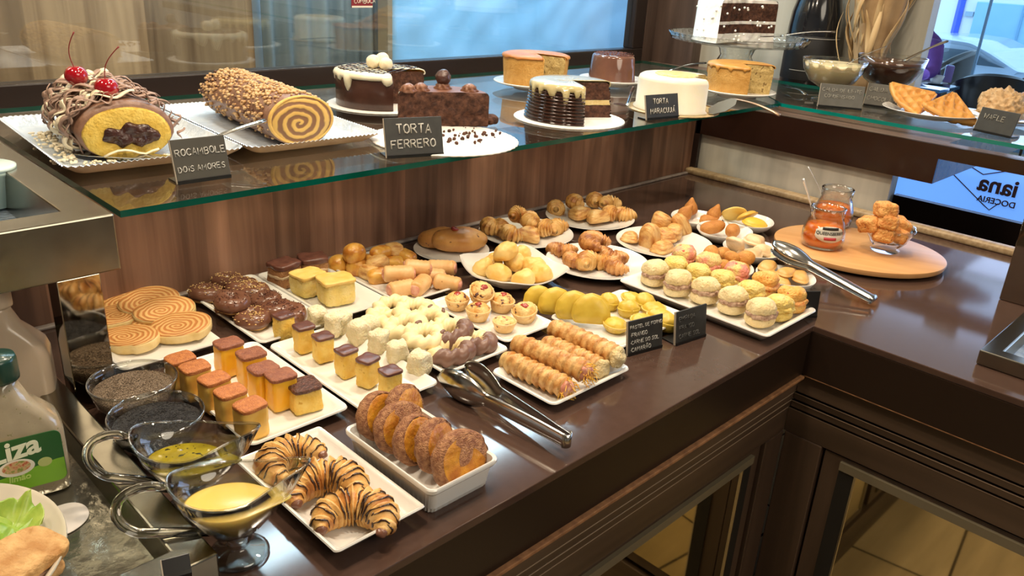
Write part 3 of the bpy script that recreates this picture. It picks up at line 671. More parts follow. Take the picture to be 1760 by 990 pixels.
def ham_roll(seed, L_=.046):
    t = thing('ham_roll', '', 'ham roll'); rr = []
    n = 14; path = [(-L_ / 2 + L_ * i / n, 0, .0135) for i in range(n + 1)]
    rad = [.0135 * (.93 + .10 * abs(sin(i * 1.35 + seed))) for i in range(n + 1)]; rad[0] *= .8; rad[-1] *= .8
    MB().tube(path, rad, 16, flat=.95).build('dough_wrap', hamdough, t)
    MB().sq((.004, .0095, .0085), 2.2, 5, .002, 150, seed, (L_ / 2 - .001, 0, .0135)).build('ham_end', ham, t)
    MB().sq((.004, .0095, .0085), 2.2, 5, .002, 150, seed + 2, (-L_ / 2 + .001, 0, .0135)).build('ham_end', ham, t)
    return t
HR = Series(ham_roll(1), ham_roll(2, .040))
for i, (u, v, z, r_, lab) in enumerate([(686, 474, .030, -35, 'on top at the left of the heap'), (716, 464, .032, -40, 'on top, second from the left'), (760, 464, .016, -55, 'furthest right by the wall side'), (690, 500, .014, -12, 'at the front left of the plate'), (722, 494, .014, 30, 'at the front middle'), (768, 490, .015, -60, 'at the front right, touching the tartlets'), (738, 478, .014, -40, 'in the middle between the others')]):
    HR.put(i, at(u, v, z, z - .0135 + PZ * .3), (0, rz(6), radians(r_)), 'baked ham and cheese roll showing pink ends, %s' % lab, 'ham rolls', 1.22)
# ---------------------------------------------------------------- twisted biscuit rings
def twist_ring(seed, dip):
    t = thing('biscuit_ring', '', 'biscuit'); n = 48; rings = []
    for i in range(n):
        A = 2 * pi * i / n; row = []
        for j in range(14):
            b = 2 * pi * j / 14; rr = .0105 * (1 + .20 * cos(2 * (b - A * 4.5 / 1))) * (1 + .08 * fn((cos(A), sin(A), 0), 2, seed))
            row.append(((.0205 + rr * cos(b)) * cos(A) * 1.15, (.0205 + rr * cos(b)) * sin(A), .0105 + rr * sin(b)))
        rings.append(row)
    MB().loft(rings, closed=True).build('twisted_dough', butter, t)
    if dip:
        arc = [[(x * 1.03 if 1 else x, y * 1.03, .0105 + (z - .0105) * 1.10 + .0003) for x, y, z in rings[i % n]] for i in range(n // 2 + 2, n - 1)]
        c = Vector((sum(p[0] for p in arc[0]) / 14, sum(p[1] for p in arc[0]) / 14, .0105))
        MB().loft(arc).build('chocolate_dip', choc_m, t)
    else: MB().sq((.006, .004, .004), 2, 4, .001, 200, seed, (.01, -.024, .018)).build('chocolate_bit', choc_m, t)
    return t
TW = Series(twist_ring(1, True), twist_ring(5, False))
for i, (u, v, z, k, r_) in enumerate([(676, 531, .016, 1, 0), (712, 535, .024, 1, 20), (660, 549, .016, 1, 40), (697, 562, .026, 1, 0), (738, 551, .020, 1, 60), (729, 580, .028, 1, 30), (775, 572, .026, 0, 5), (775, 604, .018, 0, -8), (815, 588, .016, 0, 15)]):
    TW.put(k, at(u, v, z, z - .011), (rz(12), rz(12), radians(r_)), 'twisted pale biscuit ring, %s' % ['at the far left corner', 'second along the back edge', 'leaning by the coconut cubes', 'on top in the middle of the heap', 'on the right of the back edge', 'on top just behind the dipped ones', 'chocolate-dipped, behind the nearest dipped one', 'chocolate-dipped, nearest the plate front', 'chocolate-dipped, furthest right'][i], 'twisted biscuit rings', 1.12)
# ---------------------------------------------------------------- cheese tartlets
def tartlet(seed, r=.0225, h=.020, fm=tfill, j=True, cupm=tartm, dome=.010, nm='cheese_tartlet'):
    t = thing(nm, '', 'tartlet')
    MB().lathe([(.0, 0), (r * .66, 0), (r * .72, .002), (r * 1.0, h), (r * .93, h + .001), (r * .8, h - .003), (0, h - .003)], 40, mod=lambda k, a: 1 + (.03 * sin(a * 16) if 1 < k < 4 else 0)).build('pastry_case', cupm, t)
    MB().sq((r * .93, r * .93, dome + .004), 2, 10, .0022, 90, seed, (0, 0, h - .003), amp2=.0012, freq2=300).build('baked_filling', fm, t)
    if j: MB().sq((.0085, .006, .004), 2, 6, .0018, 200, seed, (.001 * (seed % 3), 0, h + dome - .002)).build('jam', jam, t)
    return t
TT = Series(tartlet(1), tartlet(2, .0235, .022), tartlet(4, .021, .018, dome=.004))
for i, (u, v, z, k, tx, ty) in enumerate([(786, 512, .026, 0, 0, 0), (824, 492, .050, 1, 28, -10), (822, 532, .024, 0, 0, 0), (861, 513, .028, 1, 8, 0), (904, 533, .024, 1, 14, 0), (867, 556, .018, 2, 0, 0)]):
    TT.put(k, at(u, v, z, max(PZ, z - .026 + PZ * .4)), (radians(tx), radians(ty), rz(90)), 'browned cheese tartlet, %s' % ['at the left end of the plate by the ham rolls', 'tilted on top of the others with a large spot of jam', 'in the middle front, darkest skin', 'in the middle back', 'at the right with a wide open red jam centre', 'smallest and palest, nearest the front'][i], 'cheese tartlets with jam')
# ---------------------------------------------------------------- cheese puffs
CP = Series(*[lump('cheese_puff', 'cheese bread', (.023, .022, .020), cheese, 11 + i, k=2.1, amp=.006, freq=42, n=11) for i in range(3)])
for i, (u, v, z) in enumerate([(870, 434, .056), (893, 440, .034), (832, 461, .022), (861, 470, .022), (880, 452, .030), (897, 478, .022), (921, 458, .026), (932, 472, .020), (846, 450, .024)]):
    CP.put(i, at(u, v, z, z - .017), (rz(20), rz(20), rz(180)), 'round golden cheese puff, %s' % ['alone on top of the pile', 'behind the topmost', 'at the far left', 'front left', 'hidden in the centre', 'front, nearest the camera', 'back right', 'at the far right', 'back left'][i], 'cheese puffs')
# ---------------------------------------------------------------- fruit loaves
lf = lump('fruit_loaf', 'loaf', (.036, .060, .026), loafm, 5, k=2.2, amp=.004, freq=20, n=14); LF = Series(lf)
LF.put(0, at(790, 415, .026, .008), (0, 0, radians(62)), 'oval brown fruit loaf with red centre, the nearer of the two', 'fruit loaves'); 
LF.put(0, at(756, 410, .024, .008), (0, 0, radians(80)), 'oval brown fruit loaf, mostly hidden behind the nearer one', 'fruit loaves', .82)
j = MB().sq((.011, .008, .003), 2, 6, .002, 150, 3, (-.002, .012, .0475)).build('candied_fruit', jam, lf)
# ---------------------------------------------------------------- croissants and puff pastries
def croissant(name, seed, Rr=.026, r=.015, arc=200, m_=flaky, ridges=6, drizzle=None, zsq=.92, nfl=14):
    n = 80; rings = []; path = []
    for i in range(n + 1):
        t = i / n; A = radians(-arc / 2 + arc * t) + pi / 2
        w = (1 - abs(2 * t - 1) ** 2.2) * .68 + .32
        st = (t * (ridges * 2 + 1)) % 1.0; edge = (1 - st) if t > .5 else st
        rr = r * w * (1 + .46 * (edge - .5) + .06 * fn((t * 6, 0, 0), 1, seed)); row = []
        for j in range(nfl):
            b = 2 * pi * j / nfl; q = rr * (1 + .07 * fn((cos(b), sin(b), t * 5), 2, seed)); z = r * .8 + q * sin(b) * zsq * 1.0
            row.append(((Rr + q * cos(b)) * cos(A), (Rr + q * cos(b)) * sin(A) - Rr * .5, max(0, z)))
        rings.append(row)
    body = MB().loft(rings)
    if not drizzle:
        o = body.build(name, m_); return tag(o, '', 'croissant')
    t_ = thing(name, '', 'croissant'); body.build('pastry', m_, t_)
    rnd = random.Random(seed); dm = MB()
    for s in range(13):
        f0 = .06 + .88 * s / 12 + rnd.uniform(-.02, .02); pts = []
        for q in range(15):
            b = radians(-10 + 200 * q / 14); f = min(.99, max(.01, f0 + .035 * (q / 14 - .5) + .008 * sin(q * 1.1 + s))); ii = int(f * n); rw = rings[ii]; jj = (b / (2 * pi) * nfl) % nfl; j0 = int(jj); fr = jj - j0
            a = Vector(rw[j0]); c = Vector(rw[(j0 + 1) % nfl]); nx = Vector(rings[min(n, ii + 1)][j0]); p = a.lerp(c, fr).lerp(nx, f * n - ii); ctr = sum((Vector(x) for x in rw), Vector()) / nfl
            p = p + (p - ctr).normalized() * .0006; pts.append(p)
        dm.tube(pts, [.0008 + .0004 * sin(q + s) for q in range(15)], 6)
    o = dm.build('chocolate_drizzle', dark_c, t_); o['kind'] = 'stuff'
    for e in (0, n):
        c = sum((Vector(x) for x in rings[e]), Vector()) / nfl
        MB().sq((.0055, .0055, .005), 2, 5, .0015, 200, seed, (c.x, c.y, max(.005, c.z))).build('chocolate_end', choc, t_)
    return t_
DC = Series(croissant('drizzled_croissant', 3, .030, .019, 215, flaky, 6, True))
for i, (u, v, z, r_, tl, s) in enumerate([(497, 780, .030, 60, 0, 1.06), (558, 830, .026, 18, 0, 1.16), (612, 884, .024, 0, 6, 1.12)]):
    DC.put(0, at(u, v, z, .006), (0, 0, radians(r_ - 45)), 'croissant striped with dark chocolate, %s' % ['furthest back beside the sauce boat', 'in the middle', 'nearest the front corner of the plate'][i], 'drizzled croissants', s)
CR = Series(croissant('croissant', 11, .017, .0145, 150, flaky, 4), croissant('croissant', 15, .014, .0150, 110, flaky, 5), croissant('croissant', 18, .020, .013, 190, flaky_d, 6))
def pillow(name, cat, outline, h, m_, seed, amp=.0015, n=7, flatb=.25, crimp=0):
    rings = []; k = len(outline); cx = sum(p[0] for p in outline) / k; cy = sum(p[1] for p in outline) / k
    def ring(s, z): return [(cx + (x - cx) * s, cy + (y - cy) * s, z + (amp * fn((x * s, y * s, z), 60, seed))) for x, y in outline]
    rings.append(ring(.3, 0)); rings.append(ring(.9, 0)); rings.append(ring(1, h * flatb * .5)); rings.append(ring(1, h * flatb))
    if crimp: rings.append(ring(.90, h * flatb))
    for i in range(1, n + 1):
        a = (pi / 2) * i / n; rings.append(ring((.88 if crimp else .99) * cos(a) + .02, h * flatb + h * (1 - flatb) * sin(a)))
    return tag(MB().loft(rings).build(name, m_), '', cat)
def poly(pts, r=.35, n=4):
    """rounded polygon outline"""
    out = []; k = len(pts)
    for i in range(k):
        p0, p1, p2 = Vector(pts[i - 1]), Vector(pts[i]), Vector(pts[(i + 1) % k]); a = p1.lerp(p0, r); b = p1.lerp(p2, r)
        for t in range(n + 1):
            f = t / n; out.append(tuple(a.lerp(p1, f).lerp(p1.lerp(b, f), f)))
    return out
tri = poly([(-.026, -.019), (.026, -.019), (0, .026)], .3, 5)
TR = Series(pillow('triangle_pastry', 'pastry', tri, .020, puffy, 4))
g2 = 'croissants by the plank wall'
spots2 = [(850, 393, .022, 0, 60), (869, 396, .022, 1, 20), (893, 376, .044, 1, -30), (918, 384, .036, 0, 40), (945, 395, .022, 1, 80), (963, 397, .016, 0, 0), (880, 404, .016, 0, 100)]
for i, (u, v, z, k, r_) in enumerate(spots2):
    CR.put(k, at(u, v, z, z - .010), (rz(8), rz(8), radians(r_)), 'small golden croissant, %s of the plate by the fruit loaves' % ['far left', 'second from the left', 'top left', 'top right', 'front right', 'far right edge', 'front left'][i], g2, 1.36)
TR.put(0, at(906, 406, .016, .009), (0, 0, .8), 'triangle pastry with sesame, at the front of the croissant plate by the fruit loaves', 'triangle pastries', 1.5)
spots3 = [(961, 364, .018, 1, 10), (994, 352, .030, 0, 60), (1030, 349, .028, 1, 20), (1050, 355, .026, 0, -30), (1054, 372, .018, 1, 70), (1073, 371, .016, 0, 120)]
for i, (u, v, z, k, r_) in enumerate(spots3):
    CR.put(k, at(u, v, z, z - .010), (rz(8), rz(8), radians(r_)), 'small golden croissant, %s of the plate furthest back' % ['far left', 'upper left', 'upper middle', 'upper right', 'front right', 'far right'][i], 'croissants on the furthest plate', 1.36)
for i, (u, v, r_) in enumerate([(994, 369, 50), (1023, 375, 35)]):
    TR.put(0, at(u, v, .018, .009), (radians(-12), 0, radians(r_ - 45)), 'golden triangle pastry, %s of the pair on the furthest plate' % ['left', 'right'][i], 'triangle pastries', 1.5)
dk = [(966, 432, .016, 2, 100, 1.0), (1024, 423, .040, 2, 20, 1.25), (990, 450, .018, 2, 60, .95), (1018, 456, .020, 0, 0, 1.1), (1050, 440, .026, 2, 120, 1.0), (1066, 457, .018, 2, 45, 1.05), (1040, 452, .014, 0, 90, 1)]
for i, (u, v, z, k, r_, s) in enumerate(dk):
    CR.put(k, at(u, v, z, z - .010), (rz(10), rz(10), radians(r_)), 'dark crusted croissant, %s' % ['glazed orange, over the left rim', 'largest, arched on top', 'front left', 'front middle', 'upper right', 'front right', 'buried in the centre'][i] + ' on the plate right of the puffs', 'dark croissants', s * 1.3)
PF = Series(tag(MB().sq((.022, .014, .013), 3, 9, .0025, 50, 2, (0, 0, .012), flat=0).build('puff_pastry', puffy), '', 'pastry'), pillow('puff_pastry', 'pastry', poly([(-.022, -.015), (.022, -.015), (.020, .016), (-.020, .016)], .3), .018, puffy, 8, crimp=1))
for i, (u, v, z, k, rot, s) in enumerate([(1083, 408, .018, 1, (0, .2, .5), 1), (1108, 408, .030, 0, (.2, 1.3, .2), 1.2), (1131, 386, .034, 0, (.3, .3, .5), 1.15), (1160, 388, .030, 0, (.2, 1.0, -.3), 1.1), (1139, 425, .014, 1, (0, 0, .1), 1.05), (1143, 404, .024, 1, (0, 0, 1), 1.1), (1158, 403, .018, 0, (0, 0, .6), 1), (1125, 400, .022, 1, (.3, .2, .6), 1.0)]):
    PF.put(k, at(u, v, z, z - .010), rot, 'puff pastry cut from folded layers, %s' % ['flat at the far left', 'standing on edge', 'on top, sugared', 'upper right, sugared', 'small one at the front', 'in the middle', 'low on the right', 'buried on the left'][i], 'puff pastries', s * 1.35)
# ---------------------------------------------------------------- green-yellow turnovers and round pies
hm = [(.034 * cos(a) if cos(a) > -.45 else -.0155, .036 * sin(a)) for a in [radians(-128 + 256 * i / 16) for i in range(17)]] ; hm = poly(hm[::2] , .2, 2)
ES = Series(pillow('half_moon_turnover', 'turnover', [(x - .006, y) for x, y in hm], .014, green, 3, crimp=1))
for i, (u, v, s) in enumerate([(925, 513, .86), (955, 520, 1.0), (986, 527, 1.04), (1016, 533, 1.08)]):
    zn = Vector((-.62 - .03 * i, -.66, .36)).normalized(); up = (Vector((0, 0, 1)) - zn * zn.z).normalized(); yy = zn.cross(up); c_ = at(u, v, .032 * s, .028 * s + .004)
    ES.put(0, c_, Matrix((up, yy, zn)).transposed().to_euler(), 'green-yellow half-moon turnover standing on edge, %s from the left' % ordn(i), 'green-yellow half-moon turnovers', (s * 1.02, s * .90, s * .80))
GP = Series(tartlet(31, .021, .014, green, False, green, .014, 'round_pie'), tartlet(33, .023, .013, green, False, mat('pie_base', (.74, .52, .14), (.70, .44, .09), scale=50, rough=.5), .008, 'round_pie'))
for i, (u, v, z, k) in enumerate([(1046, 512, .026, 0), (1086, 507, .024, 1), (1082, 527, .022, 0), (1125, 525, .022, 1), (1057, 556, .018, 1), (1104, 550, .018, 1), (1147, 552, .020, 0), (1108, 514, .022, 0), (1134, 536, .022, 1)]):
    GP.put(k, at(u, v, z, max(PZ, z - .020)), (rz(8), rz(8), rz(90)), 'round yellow pie, %s' % ['domed with browned peak, back left', 'back middle', 'with crimped edge and steam holes', 'with folded ridge, at the right', 'flat-topped, nearest the front', 'half hidden behind the first black sign', 'between the two black signs', 'second row back right', 'behind the second black sign'][i], 'round yellow pies')
# ---------------------------------------------------------------- pastry horns
def horn(seed, L_, r, fill):
    t = thing('pastry_horn', '', 'pastry horn'); n = 90; rings = []
    for i in range(n + 1):
        f = i / n; row = []
        for j in range(20):
            b = 2 * pi * j / 20; ph = (f * 8.5 + j / 20) % 1.0; rr = r * (.80 + .20 * min(1, f * 3 + .4)) * (1 + .30 * (ph - .5) ** 1) * (1 + .04 * fn((cos(b), sin(b), f * 5), 1.5, seed))
            row.append((-L_ / 2 + L_ * f, rr * cos(b), r + rr * sin(b)))
        rings.append(row)
    MB().loft(rings).build('coiled_pastry', hornm, t)
    MB().sq((.012, r * .80, r * .80), 2, 9, .003, 120, seed, (L_ / 2, 0, r)).build('filling', paste if fill == 'paste' else ham, t)
    if fill == 'threads':
        m = MB(); rnd = random.Random(seed)
        for _ in range(70):
            a = rnd.uniform(0, 2 * pi); q = r * rnd.uniform(0, .95); p = Vector((L_ / 2 + rnd.uniform(-.004, .006), q * cos(a), r + q * sin(a))); pts = [p]
            d = Vector((rnd.uniform(.3, 1), rnd.uniform(-.8, .8), rnd.uniform(-.6, .6)))
            for k in range(5):
                d += Vector((rnd.uniform(-.5, .5), rnd.uniform(-.5, .5), rnd.uniform(-.6, .2))); p = p + d.normalized() * .0035; pts.append(Vector((p.x, p.y, max(.001, p.z))))
            m.tube(pts, .0006, 4)
        m.build('egg_threads', strand, t)['kind'] = 'stuff'
    else:
        MB().sq((.010, r * 1.0, r * .95), 2.2, 9, .005, 90, seed + 2, (L_ / 2 + .008, 0, r * .9)).build('filling_end', paste, t)
    return t
HN = Series(horn(1, .135, .0165, 'threads'), horn(2, .135, .0165, 'threads'), horn(3, .135, .016, 'paste'), horn(4, .135, .0165, 'paste'))
for i, ((u0, v0), (u1, v1), zc, lab) in enumerate([((866, 618), (974, 668), .021, 'nearest the front, orange threads at its open end'), ((884, 590), (1008, 640), .036, 'second, lying on top, with ham and orange threads'), ((935, 590), (1030, 632), .022, 'third, wedged low between the others'), ((948, 563), (1058, 612), .034, 'furthest back, stuffed with pale chicken paste')]):
    a, b = G(u0, v0, zc), G(u1, v1, zc); d = b - a; c = (a + b) / 2; c.z = H + zc - .0155
    HN.put(i, c, (0, 0, atan2(d.y, d.x)), 'coiled pastry horn, %s' % lab, 'pastry horns', (d.length / .14, 1, 1))
# ---------------------------------------------------------------- filled buns on the long plate
def fbun(topm, fillm, seed, nm='filled_bun', r=.026):
    t = thing(nm, '', 'bun')
    MB().sq((r, r * .92, .013), 2.6, 10, .002, 45, seed, (0, 0, .012), flat=0).build('bun_base', topm if topm is not bunp else buny, t)
    MB().sq((r * 1.04, r * .98, .009), 2.4, 11, .004, 110, seed + 3, (.001, -.001, .024), amp2=.002, freq2=260).build('filling', fillm, t)
    MB().sq((r * .98, r * .94, .0155), 2.4, 13, .0045, 48, seed + 6, (0, 0, .034), flat=.026, amp2=.0016, freq2=150).build('bun_top', topm, t)
    return t
yfill = mat('egg_filling', (.86, .66, .18), (.78, .52, .12), scale=150, rough=.6, bump=1, bscale=200)
FB = Series(fbun(bunm, tuna, 1), fbun(buny, yfill, 4), fbun(bunp, mat('pink_filling', (.80, .22, .16), (.85, .45, .28), scale=150, rough=.4, bump=1, bscale=200), 7), fbun(buno, mat('orange_filling', (.84, .30, .08), (.86, .50, .16), scale=150, rough=.4, bump=1, bscale=200), 9))
row1 = [(1126, 474), (1165, 491), (1212, 505), (1260, 522), (1307, 542)]
row2 = [(1163, 459), (1199, 472), (1242, 484), (1292, 503), (1340, 528)]
row3 = [(1176, 441), (1217, 455), (1263, 471), (1313, 489), (1362, 516)]
for i, (u, v) in enumerate(row1): FB.put(0, at(u, v, .024, .006), (rz(5), rz(5), radians(-20) + rz(20)), 'pale bun with brown meat filling, %s from the wall in the near-left row' % ordn(i), 'filled buns')
for i, (u, v) in enumerate(row2): FB.put(1, at(u, v, .030, .006), (rz(6), rz(6), rz(40)), 'yellowish bun in the middle row, %s from the wall' % ordn(i), 'filled buns', .95)
for i, (u, v) in enumerate(row3): FB.put(2 if i < 3 else 3, at(u, v, .030, .006), (rz(6), rz(6), rz(40)), '%s bun in the far-right row, %s from the wall' % ('pink-topped' if i < 3 else 'orange-topped', ordn(i)), 'filled buns')
# ---------------------------------------------------------------- snacks in the small bowls
def drumstick(s=1):
    o = MB().lathe([(0, 0), (.008 * s, .001), (.0145 * s, .006 * s), (.016 * s, .013 * s), (.013 * s, .022 * s), (.007 * s, .031 * s), (.003 * s, .038 * s), (0, .040 * s)], 24).build('drumstick_pastry', cox); return tag(o, '', 'fried pastry')
CX = Series(drumstick(), tag(MB().sq((.027, .014, .013), 2.2, 9, .0015, 50, 3, (0, 0, .012), flat=0).build('fried_roll', cox), '', 'fried pastry'), tag(MB().sq((.016, .015, .0145), 2, 8, .0015, 60, 5, (0, 0, .013)).build('fried_nugget', mat('orange_crumb', (.64, .30, .06), (.52, .20, .03), scale=90, rough=.55, bump=.5, bscale=500)), '', 'fried nugget'))
for i, (u, v, z, rot) in enumerate([(1172, 366, .024, (.5, .2, 0)), (1187, 360, .030, (0, 0, 0)), (1204, 374, .022, (1.2, 0, .5)), (1224, 370, .026, (.2, .2, 0))]):
    CX.put(0, at(u, v, z, z - .014), rot, 'brown drumstick-shaped pastry, %s from the left in the furthest bowl' % ordn(i), 'drumstick pastries', 1.15)
for i, (u, v, z, r_) in enumerate([(1226, 391, .028, 20), (1259, 397, .026, 70)]):
    CX.put(1, at(u, v, z, z - .013), (0, rz(8), radians(r_ - 45)), 'long brown fried roll, %s one of the two in front of the drumstick bowl' % ['left', 'right'][i], 'long fried rolls', 1.2)
for i, (u, v, z, s) in enumerate([(1227, 436, .040, 1.15), (1243, 456, .028, .95), (1256, 440, .042, .9), (1283, 445, .036, 1.15), (1275, 461, .024, .9), (1212, 446, .034, 1), (1262, 455, .026, .9), (1240, 437, .030, 1.1)]):
    CX.put(2, at(u, v, z, z - .013), (rz(30), rz(30), rz(90)), 'orange breaded nugget, %s of its bowl' % ['tallest on the left', 'low at the front', 'upper middle', 'far right', 'low front right', 'far left', 'low middle', 'buried middle'][i], 'orange nuggets', (s * 1.15, s, s))
disc = [(.026 * cos(2 * pi * i / 24), .019 * sin(2 * pi * i / 24)) for i in range(24)]
yt = mat('pale_yellow_dough', (.82, .62, .20), (.78, .54, .13), scale=40, rough=.45, bump=.2); dtm = mat('mustard_dough', (.70, .45, .08), (.62, .36, .05), scale=40, rough=.45, bump=.2)
YT = Series(pillow('round_turnover', 'turnover', disc, .011, yt, 2, crimp=1), pillow('round_turnover', 'turnover', disc, .011, dtm, 6, crimp=1), pillow('round_turnover', 'turnover', disc, .012, mat('yolk_dough', (.80, .52, .06), (.76, .46, .04), scale=40, rough=.4, bump=.2), 9, crimp=1))
for i, (u, v, z, rot) in enumerate([(1263, 366, .036, (radians(-62), 0, radians(-40))), (1285, 371, .034, (radians(-38), 0, radians(-10))), (1297, 383, .026, (radians(8), radians(6), radians(-40)))]):
    YT.put(i, at(u, v, z, z - .004), rot, ['pale yellow round turnover leaning upright at the back of its bowl', 'mustard coloured round turnover leaning on the pale one', 'bright yellow round turnover lying at the front of its bowl'][i], 'round turnovers', 1.25)
htri = poly([(-.026, -.018), (.028, -.014), (.012, .022), (-.016, .018)], .25, 4)
PT = Series(pillow('fried_turnover', 'turnover', htri, .016, pale_fried, 2, amp=.003, crimp=1), pillow('flat_turnover', 'turnover', poly([(-.028, -.012), (.028, -.012), (.020, .014), (-.020, .014)], .4), .011, gold_flat, 3, crimp=1))
for i, (u, v, z, rot) in enumerate([(1264, 420, .034, (.3, .9, .2)), (1298, 413, .032, (.1, .1, .3)), (1314, 430, .022, (.2, 0, 1.2)), (1290, 437, .020, (0, .2, 2.2)), (1336, 437, .018, (0, .1, .4))]):
    PT.put(0, at(u, v, z, z - .008), rot, 'pale blistered fried turnover, %s' % ['standing upright at the left', 'on top at the back', 'in the middle', 'lying low at the front', 'at the right edge'][i] + ' of its bowl', 'pale fried turnovers', 1.32)
for i, (u, v, z, rot) in enumerate([(1320, 457, .030, (0, 0, .3)), (1325, 471, .022, (0, 0, 1.0)), (1353, 468, .028, (0, .1, .1)), (1376, 475, .024, (0, 0, .5)), (1344, 482, .018, (0, 0, .6))]):
    PT.put(1, at(u, v, z, z - .005), rot, 'flat golden turnover, %s' % ['back left', 'front left', 'in the middle', 'far right by the tongs', 'at the front'][i] + ' of the bowl by the tongs', 'flat golden turnovers', 1.35)
# ---------------------------------------------------------------- French toast
def ftoast(seed):
    t = thing('french_toast', '', 'french toast')
    def ring(s, z, w=0): return [(x * .038 * s * (1 + .05 * fn((x, y, seed), 1.5)), y * .033 * s * (1 + .04 * fn((x, y, seed), 2, 3)), z + w * fn((x, y, z), 30, seed)) for x, y in circ(1, 36)]
    MB().loft([ring(.86, -.004, .003), ring(.97, -.001, .003), ring(1.03, .006, .003), ring(1.0, .0135, .003), ring(.93, .0162, .002)]).build('sugared_crust', toast_r, t)
    MB().loft([ring(.90, .0152), ring(.82, .0168), ring(.45, .0172), ring(.1, .0168)]).build('toast_face', toast, t)
    return t
FT = Series(ftoast(2), ftoast(5), ftoast(8))
for i, (u, v, z, x_, s) in enumerate([(644, 714, .040, 0, .92), (688, 703, .046, 0, .94), (680, 733, .036, 0, .98), (706, 755, .034, 0, .92), (740, 766, .037, 0, .98), (783, 788, .038, 0, 1.06)]):
    p = G(u, v, z); FT.put(i, (p.x, p.y, p.z), (radians(70), 0, radians(14 + 12 * sin(i * 2.1))), 'sugared French toast slice, %s' % ['furthest back on the left', 'furthest back on the right', 'third from the back', 'fourth from the back', 'second from the front', 'nearest, its yellow face turned forward'][i], 'French toast slices', s)
# ================================================================ GLASS, SAUCES, TONGS, BOARD
cg = clear('clear_glassware', (.975, .98, .965), refl=1.9); sg = clear('solid_glassware', (.93, .94, .92), refl=2.6)
def seed_bowl(u0, v0, u1, v1, m_, label, nm):
    a, b = G(u0, v0, .055), G(u1, v1, .055); c = (a + b) / 2; r = (a - b).length / 2; c.z = H
    t = thing('glass_bowl', label, 'bowl', c, 0, 'glass seed bowls')
    MB().lathe([(0, 0), (r * .42, 0), (r * .44, .004), (r * .40, .007), (r * .62, .014), (r * .88, .032), (r * .985, .053), (r, .056), (r * .965, .0555), (r * .93, .050), (r * .83, .033), (r * .58, .0165), (0, .012)], 56, mod=lambda k, A: 1 + (.012 * sin(A * 10) if 3 < k < 6 else 0)).build('bowl_wall', cg, t)
    MB().lathe([(r * .975, .053), (r * 1.0, .0545), (r * 1.005, .0565), (r * .985, .058), (r * .965, .0565), (r * .96, .054)], 56).build('bowl_rim', sg, t)
    s = MB(); rings = []
    for k in range(9):
        f = k / 8; rr = r * .90 * (1 - f) + .0005; rings.append([(rr * cos(2 * pi * i / 40), rr * sin(2 * pi * i / 40), .043 + .007 * (1 - (1 - f) ** 2) + .0016 * fn((rr * cos(i / 6.4), rr * sin(i / 6.4), k), 60, r)) for i in range(40)])
    s.loft([[(x * .62, y * .62, .0175) for x, y, z in rings[0]], [(x * .88, y * .88, .026) for x, y, z in rings[0]]] + rings)
    q = s.build('seeds', m_, loc=c); tag(q, nm, 'seeds', kind='stuff')
    rnd = random.Random(int(u0)); gr = MB()
    for _ in range(900):
        A = rnd.uniform(0, 2 * pi); f = math.sqrt(rnd.random()); rr = r * .88 * f; z = .043 + .007 * (1 - f ** 2)
        gr.sq((.0011, .0007, .0006), 3, 1, c=(rr * cos(A), rr * sin(A), z + .0006))
    g = gr.build('loose_seeds', m_, q, smooth=False); g['kind'] = 'stuff'
seed_bowl(151, 655, 304, 652, mat('chia_seeds', (.10, .06, .035), (.50, .37, .24), scale=900, rough=.6, bump=1, bscale=900, detail=2, lo=.42, hi=.62), 'clear glass bowl of brown-grey seeds standing beside the steel post', 'speckled grey-brown seeds heaped in the glass bowl by the steel post')
seed_bowl(186, 712, 350, 712, mat('black_sesame', (.010, .009, .009), (.085, .078, .074), scale=900, rough=.45, bump=1, bscale=900, detail=2, lo=.42, hi=.66), 'clear glass bowl of black seeds in front of the other seed bowl', 'black seeds heaped in the nearer glass bowl')
